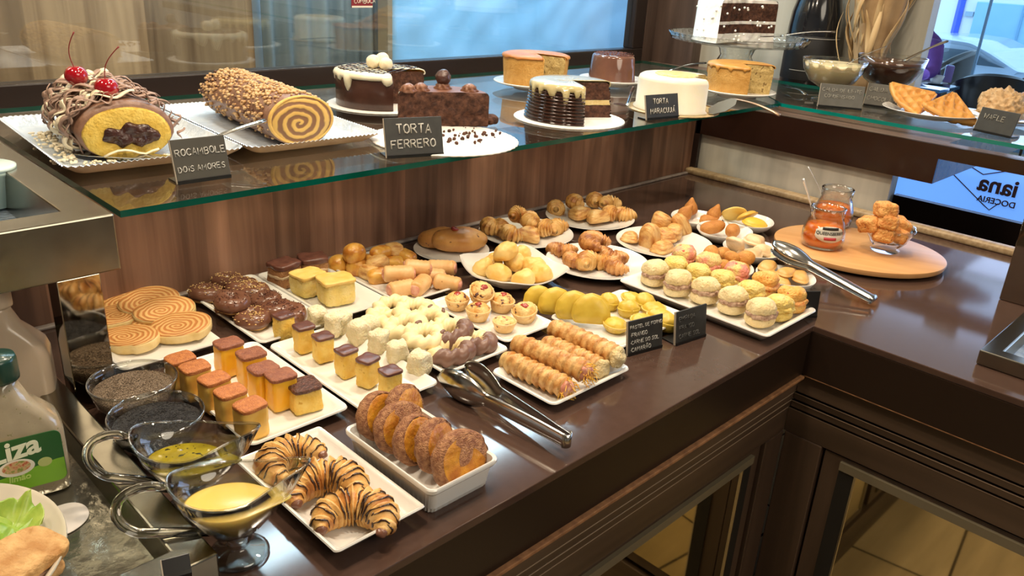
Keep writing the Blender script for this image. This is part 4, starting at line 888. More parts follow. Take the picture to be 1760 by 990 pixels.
def boat(foot_uv, dirv, level, liq, label, lname, s=1.0):
    c = G(*foot_uv, 0); t = thing('sauce_boat', label, 'sauce boat', c, atan2(dirv.y, dirv.x), 'clear glass sauce boats')
    lv = [(.20, .022), (.42, .028), (.66, .042), (.86, .058), (1.0, .078)]
    def ring(k, z, off):
        out = []
        for i in range(48):
            A = 2 * pi * i / 48; ca, sa = cos(A), sin(A); f = max(0, ca); b = max(0, -ca)
            a_ = .050 * (1 + .50 * f ** 5 * k ** 1.5); bb = .038 * (1 - .25 * f ** 3)
            out.append(((a_ * ca * k - .005 * k) * s - off * ca, (bb * sa * k) * s - off * sa, (z + (.020 * f ** 3 + .012 * b ** 3) * k ** 3) * s))
        return out
    m = MB(); R_ = [ring(k, z, 0) for k, z in lv] + [ring(k, z, .0016) for k, z in lv[::-1]]
    m.loft(R_); m.build('boat_body', cg, t)
    m = MB(); rm = ring(1.0, .0785, .0008); m.tube(rm + rm[:2], .0015, 8, caps=False); m.build('boat_rim', sg, t)
    MB().lathe([(0, 0), (.027 * s, 0), (.0285 * s, .003), (.024 * s, .007), (.011 * s, .011), (.009 * s, .016), (.013 * s, .021), (.006, .024), (0, .024)], 40).build('foot', sg, t)
    pts = []
    for k in range(19):
        f = k / 18; A = radians(62 + 205 * f); pts.append((-.058 * s - .012 * s + .030 * s * cos(A) * (1.0 if 1 else 0), 0, .058 * s + .026 * s * sin(A)))
    pts = [(-.050 * s, 0, .080 * s)] + pts[2:-2] + [(-.012 * s, 0, .028 * s)]
    MB().tube(pts, .0046 * s, 14).build('handle', solid_glass('handle_glass', (.98, .98, .96)), t)
    # the sauce fills the boat up to its level
    q = MB(); R2 = []
    for k in range(7):
        f = k / 6; kk = .18 + (level[0] - .18) * f; R2.append(ring(kk, .0235 + (level[1] - .0235) * f ** 1.15, .0028))
    top = [(x, y, level[1] * s + .004 * s) for x, y, z in R2[-1]]; R2[-1] = top; R2.append([(x * .96, y * .96, z + .0004) for x, y, z in top]); q.loft(R2)
    o = q.build('sauce', liq, loc=c, rot=atan2(dirv.y, dirv.x)); tag(o, lname, 'sauce')
yd = G(512, 812, .09) - G(254, 890, .05)
boat((410, 952), yd, (.84, .056), mat('mustard_sauce', (.70, .50, .12), rough=.2, sss=.3), 'clear glass sauce boat of yellow sauce, nearest the camera, on a round foot', 'thick yellow sauce filling the nearest glass boat', 1.12)
yd2 = G(441, 765, .09) - G(203, 812, .05)
boat((338, 872), yd2, (.82, .054), mat('olive_oil_herbs', (.30, .24, .015), (.20, .15, .01), scale=60, rough=.1, spots=((.03, .03, .01), 160, .62)), 'clear glass sauce boat of olive-green oil behind the yellow one', 'olive-green herb oil in the second glass boat', 1.12)

# ---------------------------------------------------------------- tongs
def tongs(label, loc, rot, spread=.020):
    t = thing('serving_tongs', label, 'tongs', loc, rot, 'steel serving tongs')
    L_ = .235
    for sgn in (-1, 1):
        rings = []; n = 40
        for i in range(n + 1):
            f = i / n; x = L_ * f
            if f < .62: w = .0095 + .0010 * sin(f * 5); cup = .0035
            else:
                q = (f - .62) / .38; w = .0095 + .0155 * sin(pi * min(1, q * 1.02)) ** .8 * (1 if q < .6 else 1); cup = .0035 + .008 * sin(pi * min(1, q))
                if q > .93: w *= max(.25, (1 - q) / .07)
            off = sgn * (.0035 + spread * f ** 1.2); row = []
            for j in range(9):
                g = -1 + 2 * j / 8; row.append((x, off + sgn * cup * (1 - g * g), .0235 + w * g))
            rings.append(row)
        vs = [p for r in rings for p in r]; fs = []
        for i in range(n):
            for j in range(8): fs.append((i * 9 + j, (i + 1) * 9 + j, (i + 1) * 9 + j + 1, i * 9 + j + 1))
        o = MB().add(vs, fs).build('tong_arm', chrome, t); md = o.modifiers.new('thick', 'SOLIDIFY'); md.thickness = .0014
    pts = [(.004 - .006 * sin(pi * k / 10), -.0065 * cos(pi * k / 10), .0235) for k in range(11)]
    m = MB(); vs = []; fs = []
    for k, (x, y, z) in enumerate(pts): vs += [(x, y, z - .0098), (x, y, z + .0098)]
    for k in range(10): fs.append((2 * k, 2 * k + 2, 2 * k + 3, 2 * k + 1))
    o = m.add(vs, fs).build('hinge_bend', chrome, t); md = o.modifiers.new('thick', 'SOLIDIFY'); md.thickness = .0014
    return t
e0 = G(975, 772, .01); e1 = G(815, 665, .02); d = e1 - e0
tongs('polished steel tongs lying on the bare worktop between the dish and the pastry horns', (e0.x, e0.y, H), (0, 0, atan2(d.y, d.x)))
e0 = G(1500, 517, .012); e1 = G(1362, 440, .05); d = e1 - e0; pit = atan2(.036, hypot(d.x, d.y))
tg = tongs('polished steel tongs with scoop leaning on the bowl beside the round wooden board', (e0.x, e0.y, H + .014), (0, 0, 0), .004)
tg.matrix_world = Matrix.Translation((e0.x, e0.y, H + .014)) @ Matrix.Rotation(atan2(d.y, d.x), 4, 'Z') @ Matrix.Rotation(-pit, 4, 'Y') @ Matrix.Rotation(radians(80), 4, 'X') @ Matrix.Translation((0, 0, -.0235))

# ---------------------------------------------------------------- round board with jam jars and granola squares
bm_ = wood('bamboo_board', (.50, .235, .075), (.68, .37, .15), axis=0, rough=.35, scale=.9)
bc = (G(1334, 402, .018) + G(1625, 452, .018)) / 2; bc.z = H
m = MB(); m.loft([[(x * s, y * s * .86, z) for x, y in circ(.187, 64)] for s, z in ((.90, .003), (.985, .008), (1, .014), (.995, .019), (.985, .020))])
o = m.build('wooden_board', bm_, loc=bc, rot=radians(-67), sharp=40); tag(o, 'large oval bamboo board carrying the jam jars and granola squares', 'board')
BZ = .0202
jamjar = mat('orange_jam', (.85, .16, .01), (.90, .26, .02), scale=40, rough=.15, sss=.35)
def jar(u, v, label, h=.092, r=.047, lab=True):
    c = G(u, v, BZ); t = thing('jam_jar', label, 'jar', c, radians(-48), 'jam jars on the board')
    MB().lathe([(0, 0), (r * .80, 0), (r * .95, .004), (r * 1.02, .022), (r * .98, .040), (r * .84, .062), (r * .76, .072), (r * .80, .076), (r * .80, h - .001), (r * .76, h), (r * .72, h - .001), (r * .71, .073), (r * .8, .061), (r * .93, .039), (r * .96, .022), (r * .88, .006), (0, .004)], 44).build('glass_wall', cg, t)
    MB().lathe([(r * .79, h - .004), (r * .83, h - .002), (r * .83, h), (r * .77, h + .002), (r * .72, h - .001)], 44).build('jar_rim', sg, t)
    MB().lathe([(0, .0045), (r * .84, .0065), (r * .95, .022), (r * .92, .038), (r * .86, .050), (0, .051)], 40).build('jam', jamjar, t)
    if lab:
        rows = []
        for i in range(13):
            A = radians(-90 - 42 + 84 * i / 12); hh = .019 * math.sqrt(max(0, 1 - ((i - 6) / 6.4) ** 2)) + .001; row = []
            for z in (.043 - hh, .043 - hh * .3, .043 + hh * .3, .043 + hh * .75):
                rr = (r * 1.04 if z < .030 else r * (1.04 - .20 * ((z - .030) / .032))); row.append((rr * cos(A), rr * sin(A), z))
            rows.append(row)
        vs = [p for q in rows for p in q]; fs = []; ml = []
        for i in range(12):
            for j in range(3): fs.append((i * 4 + j, (i + 1) * 4 + j, (i + 1) * 4 + j + 1, i * 4 + j + 1))
        lb = MB().add(vs, fs).build('paper_label', mat('label_white', (.78, .74, .66), rough=.6), t); md = lb.modifiers.new('t', 'SOLIDIFY'); md.thickness = .0004
        def arc_(z0, z1, a0, a1, m_, nm):
            g = []
            for i in range(9):
                A = radians(-90 + a0 + (a1 - a0) * i / 8)
                for z in (z0, z1): rr = (r * 1.04 if z < .030 else r * (1.04 - .20 * ((z - .030) / .032))) + .0008; g.append((rr * cos(A), rr * sin(A), z))
            o_ = MB().add(g, [(2 * i, 2 * i + 2, 2 * i + 3, 2 * i + 1) for i in range(8)]).build(nm, m_, lb); o_.modifiers.new('t', 'SOLIDIFY').thickness = .0004
        arc_(.0500, .0560, -24, 24, mat('label_black', (.012, .012, .012), rough=.5), 'black_band'); arc_(.028, .0345, -16, 16, mat('label_red', (.45, .03, .04), rough=.5), 'red_emblem')
        cu = bpy.data.curves.new('lb', 'FONT'); cu.body = 'QUEENSBERRY'; cu.size = .0098; cu.extrude = .0003; cu.align_x = 'CENTER'
        o_ = bpy.data.objects.new('lb', cu); COL.objects.link(o_); bpy.context.view_layer.update(); me = bpy.data.meshes.new_from_object(o_.evaluated_get(bpy.context.evaluated_depsgraph_get())); bpy.data.objects.remove(o_)
        for v_ in me.vertices:
            A = radians(-90) + v_.co.x / (r * 1.0); z = .0395 + v_.co.y; rr = (r * (1.04 - .20 * max(0, (z - .030) / .032))) + .0008 + v_.co.z; v_.co = (rr * cos(A), rr * sin(A), z)
        me.materials.clear(); me.materials.append(MT['label_black']); q_ = bpy.data.objects.new('label_lettering', me); COL.objects.link(q_); q_.parent = lb
        return t, r
    return t, r
j1, r1 = jar(1411, 422, 'open glass jar of orange jam with a white label, nearest the board edge')
j2, r2 = jar(1428, 385, 'open glass jar of orange jam without visible label, behind the labelled jar', lab=False)
granola = mat('granola_square', (.66, .24, .05), (.80, .42, .12), scale=120, rough=.6, bump=1, bscale=260, spots=((.30, .09, .03), 160, .64))
c = G(1520, 430, BZ); gb = thing('glass_cup', 'small faceted clear glass bowl on the wooden board', 'bowl', c)
MB().lathe([(0, 0), (.030, 0), (.032, .004), (.024, .008), (.036, .020), (.049, .044), (.055, .056), (.053, .056), (.047, .044), (.034, .023), (0, .015)], 32, mod=lambda k, A: 1 + (.05 * cos(A * 8) if 3 < k < 9 else 0)).build('bowl_wall', cg, gb)
MB().lathe([(.0535, .055), (.056, .056), (.056, .0585), (.0530, .0585)], 32, mod=lambda k, A: 1 + .05 * cos(A * 8)).build('bowl_rim', sg, gb)
GS = Series(tag(MB().sq((.018, .015, .012), 5, 10, .002, 90, 3, (0, 0, .012), amp2=.0012, freq2=260).build('granola_square', granola), '', 'granola square'))
for i, (u, v, z, rot) in enumerate([(1516, 406, .062, (.1, .1, .5)), (1540, 388, .078, (.3, -.2, .9)), (1500, 388, .080, (-.2, .3, 1.4)), (1523, 384, .092, (.1, .1, .5)), (1541, 408, .058, (.2, .3, .2)), (1522, 364, .116, (.0, .1, .8))]):
    GS.put(0, at(u, v, z, z - .012), rot, 'rough golden granola square, %s of the heap' % ['low front', 'right side', 'left side', 'upper middle', 'low right', 'very top'][i], 'granola squares', 1.38)
def spoon(p0, p1, label, m_=chrome, w=.0045, bowl_=False, nm='spoon', group=None):
    p0, p1 = Vector(p0), Vector(p1); n = 14; pts = [p0.lerp(p1, i / n) + Vector((0, 0, .004 * sin(pi * i / n))) for i in range(n + 1)]
    rad = [w * (.55 + .45 * abs(2 * i / n - 1)) for i in range(n + 1)]
    m = MB().tube(pts, rad, 8, flat=.35)
    o = m.build(nm, m_); return tag(o, label, 'spoon' if nm == 'spoon' else nm, group)
for (ub, vb), (ut, vt), lab in [((1404, 395), (1380, 307), 'slim steel spoon standing in the labelled jam jar'), ((1424, 362), (1389, 286), 'slim steel spoon standing in the jam jar behind')]:
    b = G(ub, vb, .045); tp = b + (Vector(b) - CAMP) * 0; d = _ray(ut, vt)
    tt_ = ((Vector((b.x, b.y, 0)) - Vector((CAMP.x, CAMP.y, 0))).length + .01) / hypot(d.x, d.y); q = CAMP + d * tt_
    spoon(b, q, lab, mat('bright_handle', (.80, .77, .74), rough=.25, metal=.6), .0036, group='spoons in the jam jars')

# ================================================================ CHALK SIGNS
GL = {'A': [[(0, 0), (2, 6), (4, 0)], [(.8, 2.2), (3.2, 2.2)]], 'B': [[(0, 0), (0, 6), (2.6, 6), (3.4, 4.6), (2.4, 3.2), (0, 3.2)], [(2.4, 3.2), (4, 1.7), (2.6, 0), (0, 0)]], 'C': [[(4, 5), (2.4, 6), (.6, 5), (0, 3), (.6, 1), (2.4, 0), (4, 1)]],
      'D': [[(0, 0), (0, 6), (2.4, 5.6), (4, 3), (2.6, .4), (0, 0)]], 'E': [[(3.6, 6), (0, 6), (0, 0), (3.8, 0)], [(0, 3), (3, 3.1)]], 'F': [[(0, 0), (0, 6), (3.8, 6)], [(0, 3.2), (3, 3.2)]], 'G': [[(4, 5), (2.2, 6), (.4, 4.8), (0, 2.6), (1, .4), (3, 0), (4, 1.4), (4, 2.8), (2.4, 2.8)]],
      'H': [[(0, 0), (0, 6)], [(4, 0), (4, 6)], [(0, 3), (4, 3.2)]], 'I': [[(1, 0), (1, 6)]], 'J': [[(3, 6), (3, 1.2), (1.8, 0), (.4, .8)]], 'K': [[(0, 0), (0, 6)], [(3.8, 6), (0, 2.8), (3.8, 0)]], 'L': [[(0, 6), (0, 0), (3.8, 0)]], 'M': [[(0, 0), (.3, 6), (2.1, 2.6), (4, 6), (4.4, 0)]],
      'N': [[(0, 0), (0, 6), (4, 0), (4, 6)]], 'O': [[(2, 6), (.4, 5), (0, 3), (.6, .8), (2.2, 0), (3.8, 1.2), (4, 3.4), (3.2, 5.4), (2, 6)]], 'P': [[(0, 0), (0, 6), (2.8, 6), (4, 4.6), (2.8, 3), (0, 2.8)]], 'R': [[(0, 0), (0, 6), (2.8, 6), (3.8, 4.6), (2.6, 3.2), (0, 3)], [(1.8, 3), (4, 0)]],
      'S': [[(3.8, 5.2), (2.2, 6), (.4, 4.8), (1, 3.4), (3.2, 2.6), (3.8, 1.2), (2.2, 0), (.2, .8)]], 'T': [[(0, 6), (4, 6.1)], [(2, 6), (2, 0)]], 'U': [[(0, 6), (.1, 1.6), (1.8, 0), (3.8, 1.4), (4, 6)]], 'V': [[(0, 6), (2, 0), (4, 6)]], 'W': [[(0, 6), (1, 0), (2.3, 4), (3.6, 0), (4.8, 6)]], '-': [[(.6, 3), (2.4, 3)]], '.': [[(1, 2.6), (1.6, 2.6)]],
      'i': [[(1, 0), (1, 3.8)], [(1, 5.2), (1.1, 5.6)]], 'Á': [[(0, 0), (2, 6), (4, 0)], [(.8, 2.2), (3.2, 2.2)], [(2, 7), (3, 8.2)]], 'Ã': [[(0, 0), (2, 6), (4, 0)], [(.8, 2.2), (3.2, 2.2)], [(.8, 7), (1.6, 7.7), (2.6, 7), (3.4, 7.7)]], ' ': []}
chalk = mat('chalk', (.66, .64, .58), (.40, .39, .36), scale=300, rough=.9); chalkf = mat('faint_chalk', (.14, .135, .125), (.09, .088, .08), scale=300, rough=.9)
slate = mat('chalkboard', (.030, .029, .026), (.040, .039, .034), scale=60, rough=.45); slateb = mat('chalkboard_foot', (.010, .010, .010), rough=.3); sedge = mat('board_edge', (.42, .36, .28), rough=.6)
def letters(rows, parent, w, h, y, m_, name='lettering'):
    """rows: (text, x, z, size) hand-drawn capitals on the plane y"""
    mb = MB(); rnd = random.Random(len(rows) * 7 + int(w * 1000))
    for text, x, z, s in rows:
        cx = x
        for ch in text:
            k = s / 6; dz = rnd.uniform(-.06, .06) * s; sl = rnd.uniform(-.03, .08)
            for st in GL.get(ch, []):
                pts = [(cx + (px_ + sl * pz_) * k, y, z + pz_ * k + dz) for px_, pz_ in st]
                mb.tube(pts, s * .088, 6, flat=1)
            cx += k * ({' ': 2.6, 'I': 3, 'i': 2.6, 'M': 6, 'W': 6.2, '.': 2.4, '-': 3.6}.get(ch, 5.3))
    return mb.build(name, m_, parent)
def sign(p0, p1, zb, h, rows, label, lean=14, m_=None, cm=None, group='small black chalk signs'):
    a, b = G(*p0, zb), G(*p1, zb); d = b - a; w = d.length; c = (a + b) / 2
    t = thing('chalk_sign', label, 'sign', c, atan2(d.y, d.x), group)
    th = radians(lean); b_ = MB(); b_.box(-w / 2, w / 2, 0, .0035, 0.001, h); o = b_.build('board_face', m_ or slate, t, rot=(-th, 0, 0), smooth=False, bevel=.0008)
    MB().box(-w / 2 - .0010, -w / 2 + .0002, .0004, .0040, .001, h).build('side_edge', sedge, o, smooth=False)
    MB().box(-w / 2, w / 2, .002, h * .55, .0, .003).build('foot', slateb, t, smooth=False, bevel=.0005)
    MB().box(-w / 2 + .0005, w / 2 - .0005, -.0012, .0045, 0, .0055).build('base_lip', slateb, t, smooth=False)
    letters([(tx, -w / 2 + x * w, z * h, s * h) for tx, x, z, s in rows], o, w, h, -.0006, cm or chalk)
    return t
grays = mat('chalkboard_sheen', (.085, .082, .070), (.10, .096, .084), scale=60, rough=.35)
sign((306, 318), (398, 305), .245, .068, [('ROCAMBOLE', .05, .62, .148), ('DOiS AMORES', .05, .26, .126)], 'grey chalk sign reading ROCAMBOLE DOIS AMORES before the cherry-topped roll', m_=mat('chalkboard_grey', (.062, .056, .042), rough=.4))
sign((665, 273), (763, 267), .245, .072, [('TORTA', .20, .60, .22), ('FERRERO', .09, .24, .20)], 'chalk sign with two bold words before the half chocolate cake')
sign((1112, 207), (1167, 202), .245, .060, [('TORTA', .22, .62, .20), ('MARACUJÁ', .12, .24, .20)], 'chalk sign reading TORTA MARACUJÁ in front of the white cake')
sign((1405, 183), (1481, 190), .245, .066, [('CALDA DE LEiTE', .05, .68, .15), ('CONDENSADO', .12, .42, .14)], 'grey chalk sign for the condensed milk sauce, in front of the cream bowl', m_=grays, cm=mat('dim_chalk', (.30, .29, .25), rough=.9))
sign((1483, 181), (1548, 190), .245, .066, [('CALDA DE', .06, .66, .18), ('CHOCOLATE', .06, .28, .17)], 'grey chalk sign for the chocolate sauce, partly hidden by the waffles', m_=grays, cm=MT['dim_chalk'])
sign((1672, 224), (1736, 238), .245, .062, [('WAFLE', .14, .56, .20)], 'black chalk sign reading WAFLE at the right end of the glass shelf', cm=MT['dim_chalk'])
sign((1079, 613), (1138, 597), .0, .060, [('PASTEL DE FORNO', .05, .76, .095), ('.FRANGO', .06, .53, .11), ('.CARNE DO SOL', .06, .32, .105), ('.CAMARÃO', .06, .10, .115)], 'black chalk sign listing four lines of fillings, left of the pair on the worktop', lean=8, group='chalk signs on the worktop')
sign((1161, 595), (1213, 578), .0, .060, [('EMPADA', .08, .70, .13), ('FRANGO', .10, .44, .12), ('CARNE SOL', .10, .18, .12)], 'black chalk sign with faint rubbed writing, right of the pair on the worktop', lean=8, cm=chalkf, group='chalk signs on the worktop')
o = sign((1372, 546), (1404, 546), .0, .052, [], 'plain back of a black sign standing behind the long plate of filled buns', lean=6, m_=slateb, group='chalk signs on the worktop')

# ================================================================ CAKES ON THE GLASS SHELF
GZ = .245
def CP_(u, v): p = G(u, v, GZ); return p
choc_s = mat('chocolate_icing', (.050, .020, .014), (.075, .032, .022), scale=30, rough=.25, coat=.2)
crumb_d = mat('dark_cake_crumb', (.045, .016, .009), (.12, .048, .026), scale=90, rough=.9, bump=1, bscale=160, bdist=.004)
crumb_t = mat('olive_cake_crumb', (.42, .29, .10), (.60, .44, .18), scale=90, rough=.9, bump=1, bscale=160, bdist=.004, spots=((.24, .15, .05), 90, .60))
orangec = mat('orange_cake_side', (.58, .29, .055), (.68, .38, .10), scale=50, rough=.65, bump=.6, bscale=200)
orangetop = mat('orange_cake_top', (.40, .14, .025), (.54, .22, .04), scale=18, rough=.4, bump=.3)
ivory = mat('ivory_icing', (.78, .72, .56), (.83, .78, .64), scale=12, rough=.35, bump=.3, bscale=20, sss=.2)
wicing = mat('white_icing', (.80, .79, .74), (.84, .83, .80), scale=12, rough=.45, bump=.4, bscale=60, sss=.15)
passion = mat('passion_filling', (.72, .52, .18), (.80, .64, .32), scale=120, rough=.3, bump=.8)
glaze = mat('cream_green_glaze', (.48, .40, .19), (.56, .48, .26), scale=20, rough=.15, coat=.4)
drip_w = mat('white_chocolate_drip', (.78, .71, .50), (.84, .79, .62), scale=30, rough=.3, sss=.2)
def cake_mesh(R, h, a0, a1, prof=None, layers=(0,), amp=.0025, seed=0, mesh_n=64):
    """round cake with a wedge missing; material 0 outside, 1.. = cut-face layers, last = top"""
    m = MB(); prof = prof or [(.985, 0), (1, .03), (1, .9), (.975, .97), (.93, 1)]
    n = mesh_n; A = [radians(a0 + (a1 - a0) * i / n) for i in range(n + 1)]; rows = []
    for a in A:
        row = [(R * r * cos(a) * (1 + amp * 2 * fn((cos(a), sin(a), z), 2, seed)), R * r * sin(a) * (1 + amp * 2 * fn((cos(a), sin(a), z), 2, seed)), h * z) for r, z in prof]
        row += [(R * r * cos(a), R * r * sin(a), h * (1 + .02 * fn((r * cos(a), r * sin(a), 0), 3, seed))) for r in (.7, .35, .0)]; rows.append(row)
    k = len(rows[0]); vs = [p for r in rows for p in r]
    for i in range(n):
        for j in range(k - 1): m.f.append((i * k + j, (i + 1) * k + j, (i + 1) * k + j + 1, i * k + j + 1)); m.m.append(0 if j < len(prof) - 1 else 1)
    m.v += vs
    if a1 - a0 < 359:
        for a, sg in ((A[0], -1), (A[-1], 1)):
            b = len(m.v); nr, nz = 16, 14; tn = Vector((-sin(a), cos(a), 0)) * sg
            for i in range(nr + 1):
                for j in range(nz + 1):
                    z = j / nz; pr_ = 1.0
                    for (r0, z0), (r1, z1) in zip(prof, prof[1:]):
                        if z0 <= z <= z1: pr_ = r0 + (r1 - r0) * (z - z0) / max(1e-6, z1 - z0)
                    p = Vector((R * pr_ * i / nr * cos(a), R * pr_ * i / nr * sin(a), h * z)); edge = 0 if j in (0, nz) or i in (0, nr) else 1
                    m.v.append(tuple(p + tn * edge * amp * (1.5 * fn(p, 60, seed) + fn(p, 160, seed + 2))))
            for i in range(nr):
                for j in range(nz):
                    f = (b + i * (nz + 1) + j, b + (i + 1) * (nz + 1) + j, b + (i + 1) * (nz + 1) + j + 1, b + i * (nz + 1) + j + 1)
                    m.f.append(f if sg < 0 else f[::-1]); m.m.append(2 + layers[min(len(layers) - 1, int(j / nz * len(layers)))])
    return m
def cover(R, h, a0, a1, seed, top=.003, base=.010, var=.030, freq=2.6):
    n = 90; rings = []
    for i in range(n + 1):
        a = radians(a0 + (a1 - a0) * i / n); d = base + var * max(0, fn((cos(a) * 2, sin(a) * 2, 0), freq, seed)) * 2.2
        rr = [(.0, h + top), (.5, h + top), (.92, h + top * .9), (1.01, h), (1.03, h - d * .5), (1.03, h - d + .002), (1.0, h - d)]
        rings.append([(R * r * cos(a), R * r * sin(a), z) for r, z in rr])
    m = MB(); k = 7; m.v = [p for r in rings for p in r]
    for i in range(n):
        for j in range(k - 1): m.f.append((i * k + j, i * k + j + 1, (i + 1) * k + j + 1, (i + 1) * k + j)); m.m.append(0)
    return m
def board(c, r, label, m_=None, thick=.003, group='round white cake boards'):
    o = MB().lathe([(0, 0), (r * .99, 0), (r, thick * .5), (r * .985, thick), (r * .8, thick * .9), (0, thick * .9)], 96, mod=lambda k, A: 1 + (.012 * abs(sin(A * 24)) if k in (1, 2, 3) else 0)).build('cake_board', m_ or mat('lace_board', (.74, .73, .70), rough=.5), loc=c); return tag(o, label, 'cake board', group)
def cake_thing(label, c, rot=0, nm='round_cake'): return thing(nm, label, 'cake', c, rot)
# chocolate cake with white drips
c = CP_(654, 180); board(c, .128, 'white cake board under the dripped chocolate cake'); c = c + Vector((0, 0, .0032))
t = cake_thing('round chocolate cake with white dripping top, dark lattice and three cream balls', c)
cake_mesh(.106, .076, -28, 250, amp=.002).build('cake_body', [choc_s, choc_s, crumb_d], t)
o = cover(.105, .078, -26, 248, 4, .003, .008, .034, 2.2).build('white_drip', drip_w, t); md = o.modifiers.new('t', 'SOLIDIFY'); md.thickness = .0025; md.offset = 1
m = MB()
for k in range(22):
    ang = .5 if k % 2 else 2.0; off = -.085 + .17 * (k / 21); pts = []
    for q in range(17):
        s = -.09 + .18 * q / 16; x = s * cos(ang) - off * sin(ang) + .004 * sin(q * .9 + k); y = s * sin(ang) + off * cos(ang)
        a = math.degrees(atan2(y, x)) % 360
        if hypot(x, y) < .100 and not (250 < a < 331): pts.append((x, y, .0838))
    if len(pts) > 2: m.tube(pts, .0011, 5)
m.build('dark_lattice', dark_c, t)['kind'] = 'stuff'
for k, (dx, dy, dz) in enumerate([(-.012, .012, .098), (.014, .010, .102), (.006, -.014, .094)]):
    MB().sq((.0165, .0165, .016), 2, 8, .001, 100, k, (dx, dy, dz)).build('cream_ball', mat('cream_truffle', (.82, .70, .46), (.86, .78, .60), scale=90, rough=.6, bump=.4), t)
# half chocolate cake with rosettes
c = CP_(764, 240); board(c, .150, 'large white cake board with crumbs under the half chocolate cake'); c2 = CP_(762, 219) + Vector((0, 0, .0032))
t = cake_thing('half chocolate cake with rough cut face and chocolate rosettes on top', c2, 0, 'half_cake')
cake_mesh(.098, .072, -35, 150, amp=.006, seed=6).build('cake_body', [mat('glossy_brown_side', (.11, .045, .028), (.06, .025, .018), scale=20, rough=.2), mat('cocoa_top', (.15, .060, .035), (.20, .085, .05), scale=50, rough=.5), crumb_d], t)
for k, (dx, dy, ball) in enumerate([(-.030, .042, 0), (.030, .040, 1), (.062, -.012, 2), (-.060, .046, 2)]):
    r_ = MB().lathe([(0, 0), (.017, 0), (.019, .004), (.014, .008), (.015, .010), (.009, .015), (.004, .018), (0, .018)], 36, mod=lambda k_, A: 1 + .12 * sin(A * 7 + k_)).build('rosette', mat('chocolate_cream', (.20, .085, .045), (.26, .12, .07), scale=30, rough=.3), t, loc=(dx, dy, .070))
    if ball == 1: MB().sq((.017, .017, .017), 2, 8, .002, 90, 5, (dx, dy, .096)).build('truffle', mat('dark_truffle', (.09, .040, .030), (.05, .022, .018), scale=90, rough=.25, bump=.5), t)
rnd = random.Random(5); m = MB()
for _ in range(46):
    q = G(rnd.gauss(800, 24), rnd.gauss(236, 6), GZ); m.sq((rnd.uniform(.0012, .004),) * 3, 2.4, 4, .002, 200, rnd.random() * 9, (q.x, q.y, H + GZ + .0055))
tag(m.build('cake_crumbs', crumb_d), 'dark cake crumbs scattered on the large white cake board', 'crumbs', kind='stuff')
MB_ = MB().sq((.020, .014, .010), 3, 8, .003, 90, 4, (0, 0, .010), flat=0).build('cake_piece', crumb_d, loc=G(842, 216, GZ) + Vector((0, 0, .0035))); tag(MB_, 'small broken piece of brown cake at the right end of the half cake', 'cake piece')
# orange cake
c = CP_(918, 152); 
def pedplate(c, r, label): return round_plate(r, label, c, h=.014, foot=.5, group=None) if 0 else tag(MB().lathe([(0, 0), (r * .5, 0), (r * .52, .006), (r * .8, .012), (r, .020), (r * .98, .022), (r * .8, .0145), (0, .012)], 56).build('cake_plate', china, loc=c), label, 'plate', 'white cake plates')
pedplate(c, .120, 'white china plate under the tall orange cake on the left'); c = c + Vector((0, 0, .0125))
t = cake_thing('tall plain orange cake with a narrow slice missing, by the blue panel', c, nm='orange_cake')
cake_mesh(.094, .082, -75, 238, prof=[(.93, 0), (.95, .03), (1, .80), (1.0, .92), (.97, .985), (.90, 1)], amp=.0035, seed=2).build('cake_body', [orangec, orangetop, crumb_t], t)
cover(.095, .0828, -73, 236, 8, .0035, .006, .006, 2).build('browned_crust', orangetop, t).modifiers.new('t', 'SOLIDIFY').thickness = .002
# ribbed chocolate cake
c = CP_(978, 204); board(c, .132, 'white cake board under the ribbed dark chocolate cake'); c = c + Vector((0, 0, .0032))
t = cake_thing('dark ribbed chocolate cake with pale green-cream glaze and a slice missing', c, nm='ribbed_cake')
pf = []
for k in range(61):
    z = k / 60; pf.append(((1.0 - .10 * z) * (1 + .022 * sin(z * 2 * pi * 10.5)), z * .93))
pf += [(.87, .97), (.82, 1.0)]
cake_mesh(.107, .082, -28, 240, prof=pf, layers=(0, 0, 0, 1, 1, 0, 0, 0, 0, 0), amp=.003, seed=9, mesh_n=90).build('cake_body', [dark_c, glaze, crumb_d, passion], t)
m = cover(.095, .083, -28, 240, 17, .002, .010, .036, 3.2).build('cream_glaze', glaze, t); md = m.modifiers.new('t', 'SOLIDIFY'); md.thickness = .002; md.offset = 1
# small glossy chocolate cake
c = CP_(1052, 146); pedplate(c, .104, 'white china plate under the small glossy chocolate cake'); c = c + Vector((0, 0, .0125))
t = cake_thing('small glossy milk-chocolate cake with sprinkled top behind the ribbed cake', c, nm='small_cake')
cake_mesh(.076, .080, -20, 280, prof=[(1, 0), (1, .03), (.90, .9), (.87, .96), (.80, 1)], seed=12).build('cake_body', [mat('glossy_milk_icing', (.13, .060, .042), (.17, .08, .055), scale=20, rough=.12, coat=.4), choc_s, crumb_d], t)
rnd = random.Random(8); m = MB()
for _ in range(260):
    a = rnd.uniform(radians(-20), radians(290)); q = .062 * math.sqrt(rnd.random()); m.sq((.0022, .0012, .0010), 3, 1, c=(q * cos(a), q * sin(a), .0815))
m.build('sprinkles', mat('red_brown_sprinkles', (.16, .04, .03), (.30, .16, .12), scale=200, rough=.5), t, smooth=False)['kind'] = 'stuff'
